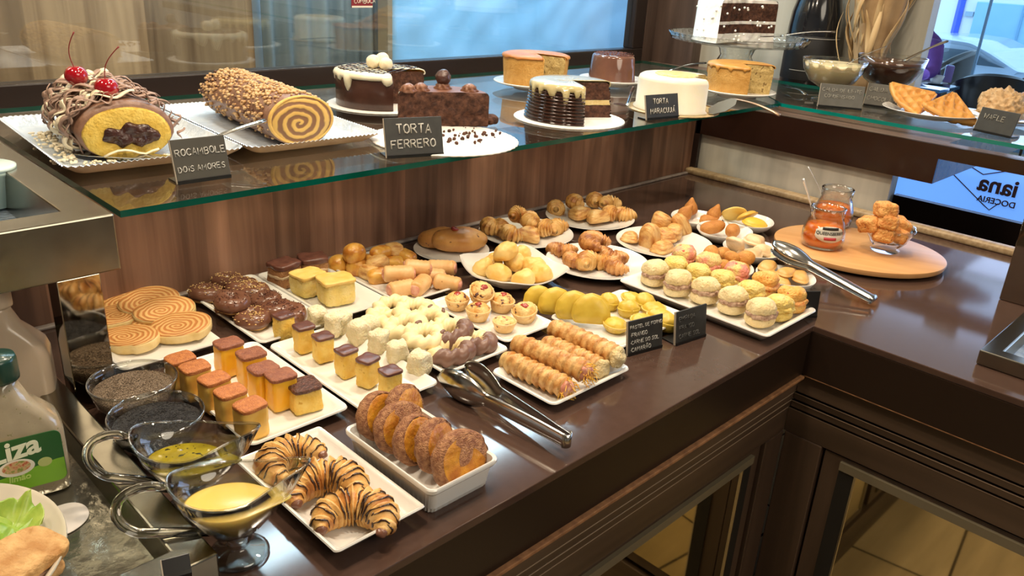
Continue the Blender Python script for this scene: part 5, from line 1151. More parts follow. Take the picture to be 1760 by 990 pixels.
# white passion cake
c = CP_(1156, 188); board(c, .120, 'gold-edged cake board under the white iced cake', mat('gold_board', (.55, .42, .22), (.40, .30, .15), scale=60, rough=.35)); c = c + Vector((0, 0, .0032))
t = cake_thing('smooth white iced cake with a yellow topping patch and one slice missing', c, nm='white_cake')
cake_mesh(.100, .086, -22, 270, prof=[(1.04, 0), (1.05, .04), (.99, .10), (.985, .85), (.95, .95), (.88, 1)], layers=(0, 0, 0, 1, 0, 0, 0, 1, 0, 0), seed=14, amp=.003).build('cake_body', [ivory, ivory, crumb_t, passion], t)
MB().loft([[(x * s * (1 + .05 * sin(5 * i)), y * s, z) for i, (x, y) in enumerate(circ(.050, 40))] for s, z in ((1.1, .084), (1.12, .0875), (1.06, .0895), (.4, .0905), (.05, .0905))]).build('yellow_topping', passion, t)
# orange cake on the right
c = CP_(1266, 166); pedplate(c, .112, 'white china plate under the brown-topped orange cake on the right'); c = c + Vector((0, 0, .0125))
t = cake_thing('orange cake with browned drips and a wide slice missing, beneath the cake stand', c, nm='orange_cake')
cake_mesh(.094, .082, -60, 228, prof=[(.95, 0), (.97, .03), (1, .8), (.98, .93), (.90, 1)], amp=.004, seed=22).build('cake_body', [orangec, orangetop, crumb_t], t)
cover(.095, .082, -58, 226, 28, .003, .008, .022, 3).build('browned_crust', mat('golden_brown_crust', (.50, .22, .035), (.62, .32, .06), scale=18, rough=.35), t).modifiers.new('t', 'SOLIDIFY').thickness = .002
# cake stand
fc = Vector((1.13, .90, H + GZ)); t = thing('cake_stand', 'tall clear glass cake stand with scalloped rim beneath the white cake', 'cake stand', fc)
MB().lathe([(0, 0), (.080, 0), (.085, .004), (.060, .012), (.040, .022), (.046, .045), (.062, .062), (.050, .085), (.058, .108), (.090, .122), (0, .125)], 48, mod=lambda k, A: 1 + (.04 * cos(A * 10) if k > 2 else 0)).build('stem', sg, t)
MB().lathe([(0, .125), (.195, .125), (.215, .130), (.225, .150), (.222, .150), (.211, .133), (.193, .1285), (0, .1285)], 120, mod=lambda k, A: 1 + (.010 * cos(A * 40) if k in (2, 3, 4, 5) else 0)).build('stand_plate', cg, t)
MB().lathe([(.222, .149), (.226, .150), (.226, .152), (.222, .152)], 120, mod=lambda k, A: 1 + .010 * cos(A * 40)).build('stand_rim', sg, t)
sc_ = fc + Vector((0, 0, .1295)); t = cake_thing('white frosted cake with big dark cut face on the glass stand', sc_, nm='frosted_cake')
cake_mesh(.148, .13, -20, 184, prof=[(1.03, 0), (1.0, .05), (.985, .9), (.95, .98), (.9, 1)], layers=(1, 1, 0, 0, 1, 0, 0, 0, 0, 1), amp=.006, seed=31).build('cake_body', [wicing, wicing, crumb_d, wicing], t)
m = MB(); rnd = random.Random(3)
for _ in range(34):
    a = rnd.uniform(radians(130), radians(250)); z = rnd.uniform(.01, .12); m.sq((.0035,) * 3, 2, 3, c=(.148 * cos(a), .148 * sin(a), z))
m.build('icing_pearls', wicing, t)['kind'] = 'stuff'
# ---------------------------------------------------------------- foil trays and the two rolls
foil = mat('silver_foil', (.56, .66, .78), (.72, .80, .88), scale=18, rough=.30, metal=.35, bump=.5, bscale=90); kraft = mat('kraft_underside', (.50, .36, .24), (.42, .30, .20), scale=30, rough=.8)
def foil_tray(cx, cy, lx, ly, label, rot=0):
    base = dense_rr(1, 1, .16, 1)
    def ring(ins, z, fl=0):
        pts = dense_rr(lx / 2 - ins, ly / 2 - ins, .018); return pts
    P0 = dense_rr(lx / 2, ly / 2, .022); n = len(P0)
    def rr(s0, z, fl=0): return [((x - math.copysign(s0, x) * min(1, abs(x) / (lx / 2) * 1.0)), (y - math.copysign(s0, y) * min(1, abs(y) / (ly / 2))), z + (fl * (1 if i % 2 else -1))) for i, (x, y) in enumerate(P0)]
    m = MB(); m.loft([rr(.030, .0), rr(.022, .002), rr(.001, .0175, .0008), rr(0, .019, .0012)], True, False, 1)
    m.loft([rr(0, .019, .0012), rr(.002, .0192, .001), rr(.020, .0045, .0002), rr(.026, .0030), rr(lx * .33, .0030)], False, True, 0)
    o = m.build('foil_tray', [foil, kraft], loc=(cx, cy, H + GZ), rot=rot, sharp=30); return tag(o, label, 'tray', 'silver foil cake trays')
foil_tray(-.835, .985, .29, .44, 'silver foil card tray under the cherry-topped roll', radians(-3))
rb = G(520, 251, GZ) + Vector((.018, .168, 0))
foil_tray(rb.x + .005, rb.y + .01, .275, .45, 'silver foil card tray under the nut-covered roll', radians(-3))
# roll A: cherries and chocolate shavings
rA = thing('cake_roll', 'yellow cake roll with dark filling covered in chocolate and white shavings', 'cake roll', (-.850, .962, H + GZ + .0035), radians(-8)); rA.scale = (.94, .96, .95)
def arch(w, h, y, n=36, jit=0, seed=0): return [(w * cos(a) * (1 + jit * fn((cos(a), sin(a), y * 8), 2, seed)), y, max(0, h * .48 + h * .52 * sin(a) * (1 + jit * fn((cos(a), sin(a), y * 8), 2, seed + 4)))) for a in [2 * pi * i / n for i in range(n)]]
rollc = mat('roll_chocolate_coat', (.17, .080, .048), (.28, .15, .095), scale=50, rough=.4, bump=.7)
MB().loft([arch(.074, .094, .125, jit=.06), arch(.080, .100, .10, jit=.06), arch(.082, .102, 0, jit=.06), arch(.081, .100, -.115, jit=.06), arch(.076, .094, -.122, jit=.04)]).build('roll_body', rollc, rA)
rollin = mat('yellow_roll_crumb', (.66, .42, .055), (.76, .54, .11), scale=70, rough=.7, bump=1, bscale=200, bdist=.003)
MB().loft([arch(.074, .090, -.122, jit=.04), arch(.071, .086, -.1255, jit=.10), arch(.04, .06, -.1255), arch(.01, .045, -.1255)]).build('cut_face', rollin, rA)
m = MB().sq((.044, .006, .018), 2.2, 14, .010, 50, 4, (.004, -.126, .040), amp2=.003, freq2=160); m.build('dark_filling', mat('brigadeiro', (.035, .013, .009), (.06, .022, .015), scale=60, rough=.2, bump=.8), rA)
rnd = random.Random(21)
def shavings(n, m_, nm, y0, y1, seed, a0=0, a1=180, wd=.0045, ln=(.03, .07)):
    rnd = random.Random(seed); m = MB()
    for _ in range(n):
        a = radians(rnd.uniform(a0, a1)); y = rnd.uniform(y0, y1); L_ = rnd.uniform(*ln); pts = []; dy = rnd.uniform(-.25, .25); out = rnd.uniform(.001, .007); tw = rnd.uniform(0, 6)
        da = L_ / .085 * rnd.choice((-1, 1)); yy = y
        for q in range(9):
            f = q / 8; aa = a + da * (f - .5); yy = y + dy * L_ * (f - .5) * 2 + .003 * sin(f * 5 + tw); o_ = out + .004 * sin(f * pi * 2 + tw) + .001
            pts.append(((.083 + o_ * 1.6) * cos(aa), yy, max(.003, .048 + (.054 + o_ * 1.6) * sin(aa))))
        m.tube(pts, [wd * (.5 + .5 * sin(pi * min(1, q / 8 + .1))) for q in range(9)], 6, flat=.28, up=(cos(a), 0, sin(a)))
    m.build(nm, m_, rA)['kind'] = 'stuff'
shavings(90, mat('milk_shavings', (.30, .185, .135), (.38, .25, .19), scale=20, rough=.4), 'milk_chocolate_shavings', -.10, .135, 2, 40, 205, .0072, (.03, .08))
shavings(34, mat('white_shavings', (.78, .68, .46), (.84, .76, .58), scale=20, rough=.4), 'white_chocolate_shavings', -.11, .14, 5, 70, 225, .0085, (.025, .06))
shavings(16, MT['milk_shavings'], 'front_shavings', -.12, -.06, 9, -10, 120, .004, (.02, .04))
m = MB(); rnd = random.Random(4)
for _ in range(120):
    m.sq((rnd.uniform(.002, .006), rnd.uniform(.002, .006), .002), 3, 2, .001, 90, rnd.random() * 9, (-.085 - abs(rnd.gauss(0, .018)), rnd.uniform(-.15, .12), .003 + rnd.uniform(0, .006)))
for _ in range(60): m.sq((rnd.uniform(.002, .004),) * 2 + (.002,), 3, 2, .001, 90, rnd.random() * 9, (rnd.uniform(-.08, .09), -.13 - abs(rnd.gauss(0, .012)), .003))
m.build('fallen_shavings', MT['white_shavings'], rA)['kind'] = 'stuff'
pts = [(-.045 + .011 * k, -.135 - .002 * k, .010 + .010 * abs(sin(k * .55))) for k in range(9)]
MB().tube(pts, .0055, 8, flat=.3).build('white_chocolate_curl', MT['white_shavings'], rA)
cherry_m = mat('cherry_red', (.34, .004, .012), rough=.06, coat=.8); stem_m = mat('cherry_stem', (.22, .025, .02), rough=.4)
def cherry(uvb, zc, uvs, label):
    p = G(*uvb, zc + GZ); t = thing('cherry', label, 'cherry', p, 0, 'red cherries on the roll')
    MB().sq((.0188, .0188, .0178), 2, 9, .0006, 60, 3, (0, 0, 0), xf=lambda d: (d[0], d[1], d[2] - .004 * math.exp(-((d[0] ** 2 + d[1] ** 2) / .00003)) * (1 if d[2] > 0 else 0))).build('fruit', cherry_m, t)
    d = _ray(*uvs); k = ((p.x - CAMP.x) ** 2 + (p.y - CAMP.y) ** 2) ** .5 / hypot(d.x, d.y); q = CAMP + d * k - p; side = Vector((.71, -.70, 0))
    MB().tube([Vector((0, 0, .010)).lerp(q, f) - side * .010 * sin(pi * f) for f in [i / 12 for i in range(13)]], [.0009] * 12 + [.0017], 8).build('stem', stem_m, t)
cherry((131, 130), .120, (127, 55), 'glossy red cherry with long upright stem, left of the two on the roll')
cherry((183, 151), .114, (204, 80), 'glossy red cherry with stem curving right, right of the two on the roll')
# roll B: chopped nuts, spiral cut face
rB = thing('cake_roll', 'chocolate cake roll crusted with chopped nuts, spiral cut face forward', 'cake roll', (rb.x, rb.y, H + GZ + .0035), radians(-6))
MB().loft([arch(.058, .080, .185), arch(.064, .088, .17, jit=.04), arch(.066, .092, .05, jit=.04), arch(.064, .090, -.16, jit=.03), arch(.060, .086, -.170)]).build('roll_body', rollc, rB)
spB = spiral_mat('spiral_cut_face', (.25, .12, .055), (.74, .46, .12), 58, asp=.72)
f = MB(); f.loft([[(x * .0625 * s, y * .043 * s, z) for x, y in circ(1, 44)] for s, z in ((1, 0), (.97, .002), (.5, .003), (.02, .0035))]); f.build('cut_face', spB, rB, loc=(0, -.169, .0455), rot=(radians(90), 0, 0))
f = MB(); rg = [[(x * s, y * s * .70, z) for x, y in circ(.0625, 44)] for s, z in ((1.03, -.004), (1.04, .001), (.97, .003), (.93, .001))]; f.loft(rg, False, False); f.build('sponge_edge', mat('sponge_edge', (.70, .40, .09), (.78, .50, .14), scale=60, rough=.6, bump=.6), rB, loc=(0, -.169, .0455), rot=(radians(90), 0, 0))
nutm = mat('nut_crumbs', (.50, .28, .11), (.68, .46, .23), scale=60, rough=.5); nutd = mat('dark_nut_crumbs', (.10, .045, .03), (.20, .10, .06), scale=60, rough=.5)
for nm, m_, n, sd in (('chopped_nuts', nutm, 1100, 1), ('dark_crumbs', nutd, 130, 2)):
    rnd = random.Random(sd); m = MB()
    for _ in range(n):
        a = radians(rnd.gauss(95, 55)); y = rnd.uniform(-.14 if rnd.random() > .25 else -.165, .185); s = rnd.uniform(.0016, .0044)
        m.sq((s, s * rnd.uniform(.6, 1), s * .8), 2.6, 2, .0008, 120, rnd.random() * 9, ((.066 + s * .3) * cos(a), y, max(.002, .044 + (.047 + s * .3) * sin(a))))
    m.build(nm, m_, rB)['kind'] = 'stuff'
# ---------------------------------------------------------------- cake servers
def server(p0, p1, p2, w, label, hm=None, nm='cake_server', bw=None):
    """blade from p0 to p1, handle from p1 to p2"""
    t = thing(nm, label, 'cake server', p1, 0, 'steel cake servers'); p0, p1, p2 = [Vector(p) for p in (p0, p1, p2)]
    d = (p0 - p1); L_ = d.length; d.normalize(); s = d.cross(Vector((0, 0, 1))).normalized(); up = s.cross(d)
    m = MB(); rings = []
    for i in range(13):
        f = i / 12; ww = w * (.35 + .65 * min(1, f * 3)) * (1 if f < .75 else max(.15, 1 - (f - .75) * 3.0)); c = d * L_ * f
        rings.append([c + s * ww + up * .001, c - s * ww + up * .001, c - s * ww - up * .0004, c + s * ww - up * .0004])
    m.loft(rings).build('blade', chrome, t, smooth=False)
    q = p2 - p1; MB().tube([q * (i / 10) + Vector((0, 0, .006 * sin(pi * i / 10))) for i in range(11)], [.004 + .003 * (i / 10) for i in range(11)], 8, flat=.5).build('handle', hm or chrome, t)
    return t
def gz(u, v, z): return G(u, v, GZ + z)
server(gz(118, 262, .010), gz(300, 271, .014), gz(455, 207, .060), .020, 'steel cake knife in front of the cherry-topped roll, handle pointing right')
server(gz(1055, 178, .012), gz(1078, 182, .010), gz(1090, 150, .020), .016, 'short steel server tucked behind the ribbed cake')
server(gz(1105, 140, .020), gz(1150, 122, .045), gz(1212, 108, .066), .014, 'steel server with blue reflections behind the white cake')
server(gz(1222, 196, .006), gz(1262, 170, .030), gz(1340, 198, .012), .024, 'broad steel server with copper-toned handle, hanging over the corner of the shelf', mat('copper_handle', (.55, .38, .26), rough=.3, metal=.7))
server(gz(1345, 145, .010), gz(1362, 152, .012), gz(1385, 163, .006), .010, 'small steel fork end lying behind the shelf corner')
q0 = fc + Vector((.03, -.06, .15)); d = _ray(1460, 40); k = 2.62 / d.length; server(q0, q0 + Vector((.04, -.05, .006)), q0 + Vector((.15, -.18, .030)), .012, 'long slim knife resting across the rim of the cake stand')
# ---------------------------------------------------------------- sauce bowls, waffles
def pedbowl(u, v, r, h, liq, label, lname, scal=True):
    c = CP_(u, v); t = thing('pedestal_bowl', label, 'bowl', c)
    pr = [(0, 0), (r * .5, 0), (r * .52, .004), (r * .2, .010), (r * .14, .022), (r * .3, .034), (r * .72, h * .48), (r * .93, h * .75), (r, h), (r * .975, h), (r * .905, h * .75), (r * .70, h * .50), (r * .28, .040), (0, .036)]
    md = (lambda k, A: 1 + (.02 * cos(A * 14) if k in (8, 9) else 0)) if scal else None
    MB().lathe(pr, 84, mod=md).build('bowl_wall', cg, t)
    MB().lathe([(r * .975, h - .002), (r * 1.0, h - .001), (r * 1.0, h + .002), (r * .975, h + .002)], 84, mod=lambda k, A: 1 + (.02 * cos(A * 14) if scal else 0)).build('bowl_rim', sg, t)
    o = MB().lathe([(0, .041), (r * .27, .043), (r * .69, h * .50), (r * .895, h * .76), (r * .955, h * .91), (r * .93, h * .915), (0, h * .92)], 64).build('sauce', liq, loc=c); tag(o, lname, 'sauce')
    return c
c1 = pedbowl(1422, 172, .092, .118, mat('condensed_milk', (.86, .74, .46), rough=.25, sss=.3), 'clear scalloped pedestal bowl of cream sauce, left of the chocolate bowl', 'cream-coloured condensed milk sauce in its pedestal bowl')
c2 = pedbowl(1518, 172, .100, .130, mat('chocolate_sauce', (.085, .035, .022), (.11, .048, .030), scale=20, rough=.15), 'clear pedestal bowl of chocolate sauce behind the chalk signs', 'dark brown chocolate sauce in its pedestal bowl', False)
spoon(c1 + Vector((.01, -.02, .10)), c1 + Vector((.10, -.10, .165)), 'slim steel spoon resting in the cream sauce bowl', chrome, .003)
spoon(c2 + Vector((.01, -.03, .12)), c2 + Vector((.10, -.11, .185)), 'wide dark steel ladle handle rising from the chocolate sauce', steel_d, .010)
wp = G(1598, 200, GZ); o = round_plate(.128, 'white plate of waffle wedges at the right end of the glass shelf', wp, h=.020, foot=.6)
def wrot(nx, ny, deg):
    z = Vector((nx, ny, .86)).normalized(); x = Vector((cos(radians(deg)), sin(radians(deg)), 0)); x = (x - z * x.dot(z)).normalized(); y = z.cross(x)
    return Matrix((x, y, z)).transposed().to_euler()
def waffle(label, loc, rot, m_=None):
    n = 26; vs = []; fs = []; idx = {}
    R_ = .105; span = radians(74)
    for i in range(n + 1):
        for j in range(n + 1):
            r = R_ * (.04 + .96 * i / n); a = -span / 2 + span * j / n; x, y = r * cos(a) - .05, r * sin(a)
            ed = min(i, n - i, j, n - j); gx = abs(((x / .021) % 1) - .5); gy = abs(((y / .021) % 1) - .5); well = 1 if (gx < .34 and gy < .34 and ed > 1) else 0
            z = (.016 if ed > 0 else .009) - .006 * well + .0008 * fn((x, y, 0), 80); vs.append((x, y, z)); 
    N_ = (n + 1) ** 2
    for i in range(n):
        for j in range(n): a = i * (n + 1) + j; fs.append((a, a + n + 1, a + n + 2, a + 1))
    o = MB().add(vs, fs).build('waffle', m_ or mat('waffle_gold', (.70, .36, .09), (.58, .25, .05), scale=30, rough=.45, bump=.3), loc=loc, rot=rot); md = o.modifiers.new('t', 'SOLIDIFY'); md.thickness = .012; md.offset = -1
    return tag(o, label, 'waffle', 'golden waffle wedges')
w1 = waffle('golden waffle wedge lying on top, nearest the front of its plate', wp + Vector((.0, -.045, .028)), wrot(-.30, -.40, 208)); w1.scale = (1.25,) * 3
w1 = waffle('golden waffle wedge leaning behind, its point to the left', wp + Vector((-.005, .045, .036)), wrot(-.34, -.30, 150)); w1.scale = (1.25,) * 3
np_ = G(1722, 212, GZ) + Vector((.03, 0, 0)); round_plate(.095, 'white plate of nut pastry at the far right end of the glass shelf', np_, h=.018, foot=.6)
t = thing('nut_pastry', 'crumb-covered nut pastry heaped on its plate behind the WAFLE sign', 'pastry', np_ + Vector((.05, .035, .008)), radians(20))
crm = mat('nutty_crumble', (.50, .30, .13), (.66, .45, .24), scale=60, rough=.7, bump=1, bscale=120, bdist=.004)
MB().sq((.085, .055, .040), 2.2, 26, .014, 34, 3, (0, 0, .030), flat=0, amp2=.010, freq2=110).build('crumble_body', crm, t)
for k in range(3): MB().lathe([(.014, 0), (.016, .02), (.015, .045), (.011, .045), (.011, .01), (0, .008)], 20).build('rolled_wafer', mat('wafer_roll', (.56, .30, .12), (.42, .20, .08), scale=30, rough=.5), t, loc=(.055 - .004 * k, -.045 + .026 * k, .030), rot=(radians(62), 0, radians(60 + 8 * k)))
MB().box(0, .07, 0, .05, 0, .003).build('x', foil); bpy.data.objects.remove(bpy.data.objects['x'])
# ---------------------------------------------------------------- bottle and dried husk bundle
bt = CP_(1392, 152) ; bt.z = ZB
t = thing('display_bottle', 'huge black glass bottle with dark label standing behind the cream sauce bowl', 'bottle', (1.455, .80, ZB), radians(-45))
MB().lathe([(0, 0), (.080, 0), (.088, .008), (.088, .20), (.084, .25), (.070, .31), (.045, .38), (.034, .44), (.034, .56), (0, .56)], 56).build('bottle_body', mat('black_bottle', (.008, .009, .012), rough=.12, coat=.4), t)
rows = []
MB().lathe([(.0885, .03), (.0888, .031), (.0888, .175), (.0885, .176)], 56).build('label_band', mat('black_label', (.012, .012, .014), rough=.5), t)
m = MB()
for z0, z1 in ((.168, .171), (.060, .063)):
    m.tube([(.0895 * cos(radians(a)), .0895 * sin(radians(a)), (z0 + z1) / 2) for a in range(-150, -29, 6)], .0011, 5)
m.build('label_lines', mat('pale_print', (.45, .44, .40), rough=.5), t)
m = MB().box(-.018, .012, -.0905, -.0885, .085, .092).build('label_mark', MT['pale_print'], t, smooth=False)
MB().tube([(.030 + .028 * cos(radians(a)) - .06, -.06, .36 + .02 * sin(radians(a))) for a in range(180, 361, 20)], .0015, 6).build('wire_loop', chrome, t)
hb = thing('husk_bundle', 'bundle of dried straw-coloured husks behind the chocolate sauce bowl', 'dried plants', (1.44, .585, ZB), 0)
husk = mat('dried_husk', (.50, .33, .15), (.68, .50, .27), scale=30, rough=.7, stretch=(1, 1, .1)); huskd = mat('kraft_sleeve', (.36, .23, .11), (.50, .34, .18), scale=14, rough=.8)
MB().lathe([(0, 0), (.045, 0), (.038, .08), (.062, .20), (.082, .34), (.085, .45), (.078, .45), (.05, .2), (0, .1)], 28, mod=lambda k, A: 1 + .06 * sin(A * 7)).build('paper_sleeve', huskd, hb)
rnd = random.Random(12); m = MB()
for k in range(46):
    a = rnd.uniform(0, 2 * pi); r0 = rnd.uniform(.03, .075); z0 = rnd.uniform(.05, .30); L_ = rnd.uniform(.14, .30); pts = []; bend = rnd.uniform(-.6, .6)
    for q in range(10):
        f = q / 9; rr = r0 + .04 * f + .02 * sin(f * 4 + k); pts.append((rr * cos(a + bend * f), rr * sin(a + bend * f), z0 + L_ * f + .02 * sin(3 * f + k)))
    m.tube(pts, [.011 * sin(pi * min(1, q / 9 * .9 + .08)) for q in range(10)], 6, flat=.18, up=(cos(a), sin(a), 0))
m.build('husk_leaves', husk, hb)['kind'] = 'stuff'
# ================================================================ STEEL SALAD BARS
wet = mat('wet_steel_floor', (.22, .21, .17), (.32, .31, .25), scale=22, rough=.16, metal=.85, bump=.5, bscale=30)
icy = mat('frosted_steel_blue_reflection', (.32, .42, .55), (.50, .60, .72), scale=60, rough=.25, metal=.6, bump=1, bscale=160, bdist=.004)  # bumpy wet steel; the blue panel's reflection is put into its colour
edge_l = mat('bright_steel_edge', (.62, .58, .50), rough=.25, metal=1)
def frame(name, label, x0, x1, y0, y1, z0, z1, rim, floor_z, fm, m_=steel, group=None):
    """open steel pan: outer box, flat rim, sunken floor"""
    t = thing(name, label, 'steel tray', (0, 0, H), 0, group); m = MB()
    a = [(x0, y0), (x1, y0), (x1, y1), (x0, y1)]; b = [(x0 + rim, y0 + rim), (x1 - rim, y0 + rim), (x1 - rim, y1 - rim), (x0 + rim, y1 - rim)]; c = [(x0 + rim + .006, y0 + rim + .006), (x1 - rim - .006, y0 + rim + .006), (x1 - rim - .006, y1 - rim - .006), (x0 + rim + .006, y1 - rim - .006)]
    R_ = [[(x, y, z0) for x, y in a], [(x, y, z1) for x, y in a], [(x, y, z1) for x, y in b], [(x, y, floor_z) for x, y in c]]
    m.loft(R_, True, False); m.build('steel_frame', m_, t, smooth=False, bevel=.0022)
    MB().box(c[0][0] - .004, c[1][0] + .004, c[0][1] - .004, c[2][1] + .004, floor_z - .001, floor_z + .001).build('pan_floor', fm, t, smooth=False)
    return t
frame('upper_salad_tray', 'wide steel tray raised on a post at the left, level with the glass shelf', -2.2, -1.018, .505, 1.28, .190, .266, .048, .205, icy)
po = thing('tray_post', 'mirror-polished rectangular steel post carrying the raised left tray', 'post', (0, 0, H))
MB().box(-1.096, -1.044, .509, .55, .001, .1895).build('post_body', mirror, po, smooth=False, bevel=.0012)
lt = frame('lower_salad_tray', 'low wide steel tray at the bottom left holding the dressing bottle', -2.2, -1.099, .098, .770, .0, .032, .034, .004, wet)
frame('salad_tray', 'steel framed salad tray at the right edge on the other worktop leg', .078, .335, -.90, -.253, .001, .027, .030, .006, icy)
MB().box(.445, .50, -.25, -.185, .001, .233).build('post_right', mirror, smooth=False, bevel=.0012)
o = bpy.data.objects['post_right']; o.name = 'shelf_post'; o.location = (0, 0, H); tag(o, 'polished brown-reflecting steel post at the right edge under the glass shelf', 'post')
# plastic tub in the raised tray
tubm = mat('pale_teal_plastic', (.50, .66, .62), rough=.3, sss=.1)
p = G(-14, 352, .21); t = thing('plastic_tub', 'pale teal plastic tub standing in the raised steel tray, cut by the left edge', 'tub', p)
MB().lathe([(0, 0), (.030, 0), (.034, .04), (.037, .048), (.040, .050), (.040, .056), (.036, .057), (.033, .048), (.028, .004), (0, .003)], 36).build('tub_body', tubm, t)
MB().lathe([(0, .052), (.034, .053), (.041, .056), (.041, .060), (.036, .062), (0, .061)], 36).build('tub_lid', mat('clear_lid', (.60, .74, .70), rough=.2), t)
# dressing bottle
LT = .0055
def dressing(loc, rot, label, with_label=True, s=1.0, capm=None, bodym=None):
    t = thing('dressing_bottle', label, 'bottle', loc, rot); m = MB()
    def ring(hx, hy, z, r=.5): return [(x * s, y * s, z * s) for x, y in rrect(hx, hy, min(hx, hy) * r, 6)]
    m.loft([ring(.044, .022, 0), ring(.050, .027, .004), ring(.051, .028, .03), ring(.051, .028, .080), ring(.047, .027, .093), ring(.036, .024, .106), ring(.024, .021, .122, .9), ring(.0165, .0165, .142, 1), ring(.0155, .0155, .150, 1)])
    m.build('bottle_body', bodym or mat('dressing_body', (.30, .25, .17), (.38, .32, .22), scale=30, rough=.14, coat=.6, spots=((.22, .20, .10), 240, .66), sss=.1), t)
    MB().lathe([(0, .148 * s), (.019 * s, .148 * s), (.0195 * s, .151 * s), (.0195 * s, .172 * s), (.018 * s, .177 * s), (0, .178 * s)], 40, mod=lambda k, A: 1 + (.012 * sin(A * 30) if 0 < k < 4 else 0)).build('cap', capm or mat('dark_green_cap', (.006, .040, .028), rough=.3, coat=.3), t)
    if with_label:
        lb = mat('label_dark_green', (.012, .10, .020), rough=.35); lg_ = mat('label_lime', (.20, .46, .02), rough=.35); wl = mat('label_cream_print', (.78, .80, .62), rough=.5)
        y = -.0282 * s
        base = [(x * s, z * s) for x, z in rrect(.046, .033, .008, 5)]
        def plate_(pts, y0, y1, nm, m_, cz): MB().loft([[(x, y0, z + cz) for x, z in pts], [(x, y1, z + cz) for x, z in pts]]).build(nm, m_, L0, smooth=False)
        L0 = MB().loft([[(x, y + .0004, z + .052 * s) for x, z in base], [(x, y - .0006, z + .052 * s) for x, z in base]]).build('label_panel', lb, t, smooth=False)
        low = [(x, min(z, -.010 * s + .006 * s * sin(x * 40))) for x, z in base]; low = [(x * .985, z) for x, z in low]
        plate_(low, y - .0006, y - .0010, 'lime_band', lg_, .052 * s)
        plate_([(.018 * s * cos(2 * pi * i / 30) - .002 * s, .0105 * s * sin(2 * pi * i / 30)) for i in range(30)], y - .0009, y - .0013, 'dish_white', mat('print_white', (.76, .72, .62), rough=.5), .049 * s)
        plate_([(.014 * s * cos(2 * pi * i / 24) - .002 * s, .0075 * s * sin(2 * pi * i / 24)) for i in range(24)], y - .0012, y - .0016, 'salad_print', mat('print_salad', (.45, .07, .03), (.20, .26, .04), scale=220, rough=.5, c3=(.60, .40, .20)), .050 * s)
        plate_([(.0072 * s * cos(2 * pi * i / 24) + .026 * s, .0058 * s * sin(2 * pi * i / 24)) for i in range(24)], y - .0009, y - .0013, 'small_seal', mat('seal_print', (.46, .52, .18), rough=.5), .048 * s)
        def text(body, size, x, z, m_, nm):
            cu = bpy.data.curves.new(nm, 'FONT'); cu.body = body; cu.size = size; cu.extrude = .0003; cu.offset = size * .028; cu.align_x = 'CENTER'; cu.shear = .12
            o = bpy.data.objects.new(nm, cu); COL.objects.link(o); bpy.context.view_layer.update(); dg = bpy.context.evaluated_depsgraph_get(); me = bpy.data.meshes.new_from_object(o.evaluated_get(dg)); bpy.data.objects.remove(o); me.materials.clear(); me.materials.append(m_)
            q = bpy.data.objects.new(nm, me); COL.objects.link(q); q.parent = L0; q.location = (x, y - .0010, z); q.rotation_euler = (radians(90), radians(-6) if size > .01 else 0, 0); return q
        text('Liza', .033 * s, -.001 * s, .061 * s, wl, 'brand_lettering')
        text('limão', .010 * s, -.001 * s, .032 * s, mat('label_lime_text', (.50, .68, .16), rough=.5), 'flavour_lettering')
    return t
bp_ = G(40, 842, LT); bp_.z = H + LT
dressing(bp_, radians(-10), 'creamy salad dressing bottle with dark green cap and green picture label', s=.97)
p = G(28, 700, LT); p.z = H + LT
dressing(p, radians(-20), 'pale dressing bottle standing behind the green-labelled bottle', False, 1.0, mat('pale_cap', (.62, .50, .38), rough=.35), mat('pale_dressing', (.58, .46, .34), rough=.25, coat=.4, sss=.1))
# white plate with lettuce and sandwich
pc = G(-118, 985, .030); pc.z = H + LT
rnd = random.Random(2)
o = MB().loft([[(x * s, y * s * .9, z) for x, y in circ(.128, 64)] for s, z in ((.6, 0), (.64, 0), (.86, .012), (1, .034), (.993, .036), (.96, .034), (.84, .0165), (.6, .007), (.2, .006))]).build('oval_plate', mat('cream_plate', (.74, .68, .56), rough=.25, coat=.3), loc=pc, rot=radians(70), sharp=60); tag(o, 'cream oval plate with lettuce and a sandwich, cut by the bottom left corner', 'plate')
lett = mat('lettuce_green', (.16, .30, .02), (.40, .52, .10), scale=30, rough=.35, bump=.4, sss=.1)
def leafy(loc, size, seed, label, rot):
    n = 34; vs = []; fs = []
    for i in range(n + 1):
        for j in range(n + 1):
            r = i / n; a = 2 * pi * j / n; x = r * size * cos(a); y = r * size * .7 * sin(a); z = .010 + .012 * fn((x, y, 0), 45, seed) + r ** 3 * .006 * sin(a * 7 + seed) + r * r * .004 * sin(a * 23 + 2 * seed) + r * r * .010; vs.append((x, y, z))
    for i in range(n):
        for j in range(n): a = i * (n + 1) + j; fs.append((a, a + n + 1, a + n + 2, a + 1))
    o = MB().add(vs, fs).build('lettuce_leaf', lett, loc=loc, rot=rot); o.modifiers.new('t', 'SOLIDIFY').thickness = .0008; return tag(o, label, 'lettuce', 'lettuce leaves')
lp = G(15, 905, .045); leafy(lp + Vector((0, 0, -.012)), .034, 1, 'frilly green lettuce leaf at the rim of the cream plate', (.35, .1, 1.0)); lp = G(-5, 925, .045); leafy(lp + Vector((0, 0, -.016)), .036, 4, 'flatter green lettuce leaf under the sandwich bread', (.1, .5, .2))
br = G(22, 972, .040); t = thing('sandwich', 'half sandwich of brown bread with pale filling on the cream plate', 'sandwich', br + Vector((0, 0, -.018)), (radians(14), radians(8), radians(28)))
MB().sq((.042, .026, .0085), 4, 12, .0015, 60, 2, (0, 0, .028)).build('bread_top', mat('brown_bread', (.42, .20, .055), (.62, .38, .15), scale=60, rough=.7, bump=.8, bscale=150), t)
